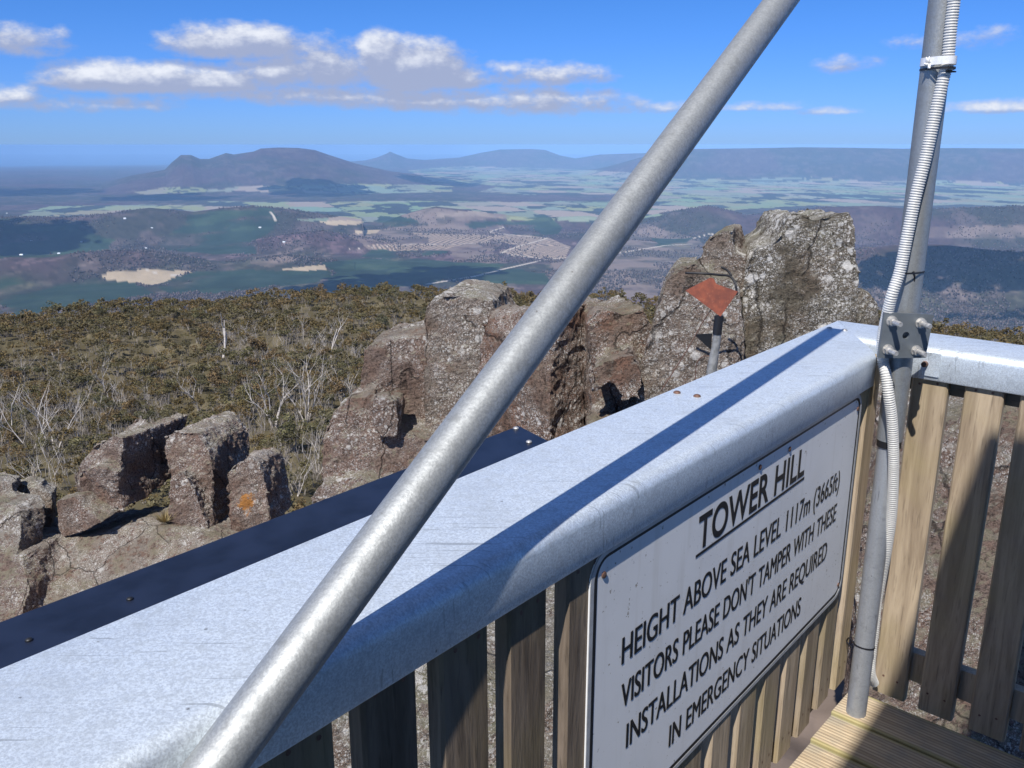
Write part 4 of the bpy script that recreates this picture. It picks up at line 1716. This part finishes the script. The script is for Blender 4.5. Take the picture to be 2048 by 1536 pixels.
# shrub between the pickets
def leaf_quads(rg, c, rad, n, size, base, flat=.75, var=.35):
    V, Q, C = [], [], []
    for i in range(n):
        th = rg.uniform(0, 2 * math.pi)
        zz = rg.uniform(-1, 1)
        rr = rad * rg.uniform(.55, 1.0) ** .6
        s = math.sqrt(1 - zz * zz)
        p = (c[0] + math.cos(th) * s * rr, c[1] + math.sin(th) * s * rr, c[2] + zz * rr * flat)
        a = Vector((rg.gauss(0, 1), rg.gauss(0, 1), rg.gauss(0, .6))).normalized()
        b_ = a.cross(Vector((rg.gauss(0, 1), rg.gauss(0, 1), rg.gauss(0, 1)))).normalized()
        w, h = size * rg.uniform(.6, 1.2), size * rg.uniform(.35, .7)
        P = Vector(p)
        o = len(V)
        V += [P - a * w - b_ * h * .3, P + b_ * h * -1.0, P + a * w + b_ * h * .2, P + b_ * h]
        Q.append((o, o + 1, o + 2, o + 3))
        f = 1 + rg.uniform(-var, var)
        col = (base[0] * f, base[1] * f, base[2] * f)
        C += [col] * 4
    return V, Q, C


rg = random.Random(44)
V, Q, C = [], [], []
sc_ = sn(.86, -1.25, -1.55)
for k in range(14):
    c = sc_ + Vector((rg.uniform(-.22, .22), rg.uniform(-.22, .22), rg.uniform(-.55, .25)))
    v_, q_, c_ = leaf_quads(rg, c, .16, 130, .022, (.085, .105, .035))
    o = len(V)
    V += v_
    Q += [tuple(i + o for i in q) for q in q_]
    C += c_
me = np_mesh("shrub", V, Q, C)
tag(mesh_obj("shrub", me, MAT['leaf']), "green shrub outside the long railing, glimpsed between two dark pickets", "shrub")

# ================================================================== bush on the hilltop
def tubes_np(mb):
    """mesh builder -> quads only"""
    F4 = [f if len(f) == 4 else None for f in mb.F]
    return [f for f in F4 if f]


LEAFCOL = [(.178, .136, .057), (.132, .122, .056), (.205, .152, .066), (.155, .140, .078), (.188, .130, .064), (.112, .110, .060)]


def tree_parts(seed, height=4.2, width=3.2, leaves=42, clumps=11, size=.17, sides=5, fork=True):
    rg = random.Random(seed)
    base = LEAFCOL[seed % len(LEAFCOL)]
    trunk = MB()
    cV, cQ, cC = [], [], []
    stems = rg.choice([2, 3, 3, 4])
    tips = []
    for s in range(stems):
        a = 2 * math.pi * s / stems + rg.uniform(-.5, .5)
        lean = rg.uniform(.12, .42)
        p = Vector((math.cos(a) * .08, math.sin(a) * .08, -.3))
        d = Vector((math.cos(a) * lean, math.sin(a) * lean, 1)).normalized()
        pts = [p]
        L = height * rg.uniform(.60, .82)
        for k in range(4):
            d = (d + Vector((rg.uniform(-.16, .16), rg.uniform(-.16, .16), 0))).normalized()
            p = p + d * L / 4
            pts.append(p)
        trunk.tube(pts, [.075, .062, .05, .038, .022], sides, caps=False)
        tips.append(pts[-1])
        if fork:
            for f in range(2):
                q = pts[rg.choice([2, 3])]
                dd = Vector((rg.uniform(-1, 1), rg.uniform(-1, 1), rg.uniform(.4, 1))).normalized()
                e1 = q + dd * height * .14
                e2 = e1 + (dd + Vector((0, 0, .5))).normalized() * height * .13
                trunk.tube([q, e1, e2], [.036, .026, .012], 4, caps=False)
                tips.append(e2)
    for k in range(clumps):
        if k < len(tips):
            c = tips[k] + Vector((rg.uniform(-.2, .2), rg.uniform(-.2, .2), rg.uniform(0, .3)))
        else:
            a, d = rg.uniform(0, 2 * math.pi), math.sqrt(rg.random()) * width * .5
            c = Vector((math.cos(a) * d, math.sin(a) * d, height * (.86 - .34 * (d / (width * .5)) ** 2) + rg.uniform(-.35, .15)))
        f = rg.uniform(.75, 1.25)
        v_, q_, c_ = leaf_quads(rg, c, rg.uniform(.40, .66) * width / 3.2, leaves, size, tuple(x * f for x in base), .62)
        o = len(cV)
        cV += v_
        cQ += [tuple(i + o for i in q) for q in q_]
        cC += c_
    return trunk, cV, cQ, cC


def branch(mb, rg, p, d, L, r, lev, sides=5):
    pts, rad = [p], [r]
    n = 3
    for k in range(n):
        d = (d + Vector((rg.uniform(-.19, .19), rg.uniform(-.19, .19), rg.uniform(-.03, .16)))).normalized()
        p = p + d * L / n
        pts.append(p)
        rad.append(r * (1 - .62 * (k + 1) / n))
    mb.tube(pts, rad, sides, caps=False)
    if lev > 0:
        for k in range(rg.choice([2, 3, 3])):
            q = pts[rg.choice([1, 2, 3, 3])]
            dd = (d + Vector((rg.uniform(-1, 1), rg.uniform(-1, 1), rg.uniform(-.2, .7)))).normalized()
            branch(mb, rg, q, dd, L * rg.uniform(.5, .75), r * .48, lev - 1, max(4, sides - 1))


def dead_mesh(seed, height, stems=1, lev=3, r=.10, spread=.25):
    rg = random.Random(seed)
    mb = MB()
    for s in range(stems):
        a = rg.uniform(0, 6.28)
        sp_ = spread if stems > 1 else .12
        d = Vector((math.cos(a) * sp_, math.sin(a) * sp_, 1)).normalized()
        branch(mb, rg, Vector((math.cos(a) * .1, math.sin(a) * .1, -.4)), d, height * rg.uniform(.55, .7), r * rg.uniform(.8, 1.1), lev)
    me = mb.mesh("dead_tree")
    me.shade_smooth()
    return me


BUSH_COUNT = 300
rgn = np.random.default_rng(12)
cell = 2.55
gx, gy = np.meshgrid(np.arange(-190, 190, cell), np.arange(25, 310, cell))
tx = (gx + rgn.uniform(-.48, .48, gx.shape) * cell * 1.1).ravel()
ty = (gy + rgn.uniform(-.48, .48, gx.shape) * cell * 1.1).ravel()
tr = np.hypot(tx, ty)
ta = np.arctan2(tx, ty)
keep = (tr > 34) & (tr < 285) & (ta > R(-37)) & (ta < R(37))
# thin, open patches where only bare stems stand
open_ = fbm(tx / 34, ty / 34, 91, 3)
keep &= (rgn.random(tx.shape) < np.where(open_ > .56, .45, .97))
tx, ty, tr, ta, open_ = tx[keep], ty[keep], tr[keep], ta[keep], open_[keep]
tz = ground_z(tx, ty)
tscale = rgn.uniform(.45, 1.0, len(tx)) ** 1.0 * np.where(rgn.random(len(tx)) > .86, 1.45, 1.08) * np.interp(tr, [34, 80, 285], [.62, .9, 1.0])
trot = rgn.uniform(0, 2 * math.pi, len(tx))
tvar = rgn.integers(0, 10, len(tx))

# which of them show largest: inside the frame, left of the rock towers, nearest first
dpt = ty * PC - tz * PS
uu = 1024 + FOC * tx / dpt
vv = 768 - FOC * ((ty * PS + tz * PC + 3 * PC) / dpt)
top_edge = np.interp(uu, [0, 140, 200, 330, 450, 570, 610, 700, 850, 1000], [960, 930, 830, 815, 850, 930, 1000, 760, 640, 590])
vis = (uu > -10) & (uu < 900) & (vv < top_edge + 15)
order = np.argsort(np.where(vis, tr / tscale, 1e9))
individual = set(order[:BUSH_COUNT - 20].tolist())

variants = []
for k in range(10):
    trunk, cV, cQ, cC = tree_parts(100 + k)
    tm = trunk.mesh("trunk")
    tm.materials.append(MAT['bark'])
    cm = np_mesh("crown", cV, cQ, cC)
    cm.materials.append(MAT['leaf'])
    variants.append((tm, cm))
GL = "olive-green stringy gum tree in the low bush between the boulders and the valley"
for i in sorted(individual):
    tm, cm = variants[tvar[i]]
    t = bpy.data.objects.new("gum_tree", None)
    t.empty_display_size = .3
    t.location = (tx[i], ty[i], tz[i])
    t.rotation_euler = (0, 0, trot[i])
    t.scale = (tscale[i],) * 3
    COL.objects.link(t)
    tag(t, GL, "tree", "gum trees of the hilltop bush")
    for nm, me in (("trunk", tm), ("crown", cm)):
        o = bpy.data.objects.new(nm, me)
        o.parent = t
        COL.objects.link(o)

# the rest of the bush, one mass
rest = [i for i in range(len(tx)) if i not in individual]
lite = []
for k in range(10):
    trunk, cV, cQ, cC = tree_parts(300 + k, leaves=17, clumps=10, size=.27, sides=3, fork=False)
    tq = tubes_np(trunk)
    V = np.array([tuple(v) for v in trunk.V] + [tuple(v) for v in cV], np.float32)
    o = len(trunk.V)
    Q = np.array(tq + [tuple(i + o for i in q) for q in cQ], np.int32)
    mi = np.array([0] * len(tq) + [1] * len(cQ), np.int32)
    C = np.array([(.3, .26, .22)] * o + cC, np.float32)
    lite.append((V, Q, mi, C))
VV, QQ, MM, CC = [], [], [], []
off = 0
for i in rest:
    V, Q, mi, C = lite[tvar[i]]
    c, s = math.cos(trot[i]), math.sin(trot[i])
    W = V * tscale[i]
    W = np.stack([W[:, 0] * c - W[:, 1] * s + tx[i], W[:, 0] * s + W[:, 1] * c + ty[i], W[:, 2] + tz[i]], -1)
    VV.append(W)
    QQ.append(Q + off)
    MM.append(mi)
    f = rgn.uniform(.75, 1.2)
    CC.append(C * f)
    off += len(V)
me = np_mesh("bush", np.concatenate(VV), np.concatenate(QQ), np.concatenate(CC), np.concatenate(MM))
tag(mesh_obj("hilltop_bush", me, [MAT['bark'], MAT['leaf']]), "mass of olive-brown low bush covering the hilltop", "bush", kind="stuff")

# dead trees and bare stems
def ground_at(u, v):
    """where the sight line to a photo point meets the hilltop"""
    return march(u, v, 20, 245, 320)


DEAD = [
    # foot (photo pixels), height in pixels, stems, levels, label
    (446, 704, 92, 1, 1, .16, "tall bleached trunk with a forked tip, left of the grey dead thicket by the crest"),
    (500, 648, 34, 1, 2, .10, "short dead tree leaning at the crest, right of the tall bleached trunk"),
    (662, 708, 84, 1, 3, .13, "white spreading dead tree standing on the crest behind the stepped rock"),
    (548, 848, 88, 4, 3, .10, "bushy white dead tree left of a similar one, above the middle boulder"),
    (612, 838, 92, 6, 3, .09, "bushy white dead tree with upswept limbs, near the stepped brown rock"),
    (700, 800, 60, 4, 3, .09, "pale dead shrub pressed against the left edge of the stepped brown rock"),
    (402, 815, 62, 2, 3, .10, "twisted white dead tree standing just above the middle boulder"),
    (100, 690, 30, 2, 2, .08, "small forked dead tree near the left end of the crest"),
    (110, 900, 96, 3, 2, .08, "bare multi-stemmed dead tree left of the split boulder"),
    (64, 895, 105, 2, 2, .07, "thin pale dead trunks beside the left edge above the ledge"),
    (70, 975, 60, 4, 3, .08, "fallen white branches lying in scrub behind the flat-topped ledge"),
    (590, 985, 62, 5, 2, .06, "grey dead bush in the gap between the orange-spotted boulder and brown rock"),
    (635, 940, 74, 4, 2, .06, "pale dead shrub beside the lower edge of the stepped brown rock"),
    (20, 870, 84, 3, 2, .07, "bleached dead stems at the far left edge of the bush"),
    (215, 800, 70, 2, 3, .08, "slender dead tree just above the split boulder"),
]
for k, (u, v, hp_, st, lv, rad, lab) in enumerate(DEAD):
    p = ground_at(u, v + 8)
    dd = p.y * PC - p.z * PS
    h = hp_ / FOC * dd
    me = dead_mesh(700 + k, h * (1.15 if st == 1 else 1.3), st, lv, rad * h / 5.5 + .03, .45)
    o = mesh_obj("dead_tree", me, MAT['deadwood'])
    o.location = p
    tag(o, lab, "dead tree")
# the thicket of bare grey stems
dm = [dead_mesh(900 + k, 3.4 + .35 * k, 1 + k % 3, 2, .055, .35) for k in range(8)]
for me in dm:
    me.materials.append(MAT['deadwood'])
rg = random.Random(77)
cnt = 0
while cnt < 285:
    q = rg.random()
    if q < .36:
        u, v = rg.uniform(430, 840), rg.gauss(690, 34)
    elif q < .72:
        u, v = rg.uniform(-20, 330), rg.gauss(850, 55)
    elif q < .86:
        u, v = rg.uniform(440, 720), rg.uniform(760, 1000)
    else:
        u, v = rg.uniform(0, 700), rg.uniform(660, 860)
    if v < np.interp(u, [0, 300, 600, 900], [680, 640, 620, 615]):
        continue
    p = ground_at(u, v)
    o = bpy.data.objects.new("bare_tree", dm[rg.randrange(8)])
    COL.objects.link(o)
    o.location = p
    o.rotation_euler = (0, 0, rg.uniform(0, 6.28))
    o.scale = (rg.uniform(.5, 1.0),) * 3
    tag(o, "thin bleached dead stems poking up out of the olive bush", "dead tree", "bare dead stems in the bush")
    cnt += 1

# past the three hundred individual ones: the finest grey stems, one mass
mb = MB()
rg = random.Random(31)
pts_ = []
for k in range(1500):
    q = rg.random()
    if q < .34:
        u, v = rg.uniform(430, 845), rg.gauss(690, 36)
    elif q < .70:
        u, v = rg.uniform(-20, 345), rg.gauss(850, 62)
    elif q < .90:
        u, v = rg.uniform(430, 740), rg.uniform(770, 1010)
    else:
        u, v = rg.uniform(0, 740), rg.uniform(650, 860)
    if v > np.interp(u, [0, 300, 600, 900], [668, 632, 610, 605]):
        pts_.append((u, v))
for (u, v) in pts_:
    r = ray(u, v).normalized()
    t = np.linspace(50, 245, 150)
    hit = np.where(r.z * t < ground_z(r.x * t, r.y * t))[0]
    if not len(hit):
        continue
    p = r * float(t[hit[0]])
    hgt = rg.uniform(1.4, 3.4)
    for s_ in range(rg.choice([1, 2, 3])):
        d = Vector((rg.uniform(-.35, .35), rg.uniform(-.35, .35), 1)).normalized()
        a = p + Vector((rg.uniform(-.3, .3), rg.uniform(-.3, .3), -.2))
        m1 = a + d * hgt * .55
        m2 = m1 + (d + Vector((rg.uniform(-.4, .4), rg.uniform(-.4, .4), .2))).normalized() * hgt * .5
        mb.tube([a, m1, m2], [.045, .032, .012], 3, caps=False)
        m3 = m1 + (d + Vector((rg.uniform(-.9, .9), rg.uniform(-.9, .9), .3))).normalized() * hgt * .4
        mb.tube([m1, m3], [.026, .010], 3, caps=False)
tag(mb.obj("bare_thicket", MAT['greystem'], None), "thicket of fine grey bare stems among the low bush", "thicket", kind="stuff")

# ================================================================== woods down in the valley, one mass
def far_woods():
    rg2 = np.random.default_rng(8)
    n = 240000
    a = rg2.uniform(R(-34), R(34), n)
    r = 1 / rg2.uniform(1 / 9500, 1 / 4300, n)
    x, y = np.sin(a) * r, np.cos(a) * r
    z = ground_z(x, y)
    C = land_cover(x, y, z)
    lum = C.mean(-1)
    dens = fbm(x / 420, y / 420, 33, 4)
    keep = (lum < .14) & (C[:, 0] > C[:, 1] * .98) & (dens > .47)
    sel = np.where(keep)[0][:42000]
    h = rg2.uniform(8, 18, len(sel))
    w = h * rg2.uniform(.28, .42, len(sel))
    # each tree a small tapered faceted crown on a stem
    k = 5
    prof = [(0.0, .06), (.30, .10), (.38, .9), (.70, .8), (1.0, .10)]
    nv = k * len(prof)
    ang = np.arange(k) * 2 * math.pi / k
    unit = np.array([[math.cos(t) * q, math.sin(t) * q, zz] for zz, q in prof for t in ang])
    P = unit[None] * np.stack([w, w, h], -1)[:, None, :]
    P = P * (1 + rg2.uniform(-.22, .22, P.shape))
    P = P + np.stack([x[sel], y[sel], z[sel] - 2], -1)[:, None, :]
    q = np.array([[i * k + j, i * k + (j + 1) % k, (i + 1) * k + (j + 1) % k, (i + 1) * k + j] for i in range(len(prof) - 1) for j in range(k)])
    Q = q[None] + (np.arange(len(sel)) * nv)[:, None, None]
    pal = np.array([[.066, .048, .044], [.085, .066, .060], [.15, .122, .112], [.052, .045, .034]])[rg2.integers(0, 4, len(sel))]
    me = np_mesh("woods", P.reshape(-1, 3), Q.reshape(-1, 4), np.repeat(pal, nv, 0))
    return tag(mesh_obj("valley_woods", me, MAT['farforest']), "grey-brown woods scattered across the valley floor", "woods", kind="stuff")


far_woods()

# a few farm buildings, white specks among the hills
FB = [(14, 427, 1.2, "white farm building at the left edge of the pale pasture"), (43, 511, 1.4, "small white shed in the dark hills at the far left"),
      (62, 483, 1.3, "row-like white farmhouse in the dark green hills at the left"), (118, 508, 1.2, "pale roofed shed low in the hills, right of the white shed"),
      (250, 438, 1.6, "white farmhouse on the purple ridge below the pasture"), (292, 497, 1.2, "lone white house on the slope above the tan field"),
      (304, 457, 1.3, "grey-white house high on the dark green slope"), (520, 456, 1.6, "pale farm building beside the short white track"),
      (568, 485, 1.4, "white building on the scrubby slope left of the striped clearing"), (163, 485, 1.2, "faint white house in the middle of the dark green hills")]
for (u, v, s, lab) in FB:
    p = march(u, v, 4200, 16000, 900)
    hb = empty("farm_building", p, lab, "farm building")
    w, d_, h = 7 * s, 4 * s, 3.2 * s
    mb = MB()
    mb.box(p + Vector((-w, -d_, -3)), (2 * w, 0, 0), (0, 2 * d_, 0), (0, 0, h + 3))
    mb.obj("wall", MAT['conduit'], hb)
    mb = MB()
    mb.prism([p + Vector((-w - 1, -d_ - 1, h + .1)), p + Vector((-w - 1, 0, h + 4 * s)), p + Vector((-w - 1, d_ + 1, h + .1))], (2 * w + 2, 0, 0))
    mb.obj("roof", MAT['cap'], hb)

# ================================================================== air
HAZE = 2.7e-5
hz = bpy.data.materials.new("haze_air")
hz.use_nodes = True
b = NB(hz.node_tree)
b.n.clear()
o_ = b.node('ShaderNodeOutputMaterial')
pv = b.node('ShaderNodeVolumePrincipled')
pv.inputs['Color'].default_value = (.355, .625, 1.0, 1)
pv.inputs['Anisotropy'].default_value = -.35
pv.inputs['Density'].default_value = HAZE
b.l.new(pv.outputs[0], o_.inputs['Volume'])
mb = MB()
mb.box((-170000, -4000, -1800), (340000, 0, 0), (0, 124000, 0), (0, 0, 1806))
tag(mb.obj("haze", hz), kind="stuff")
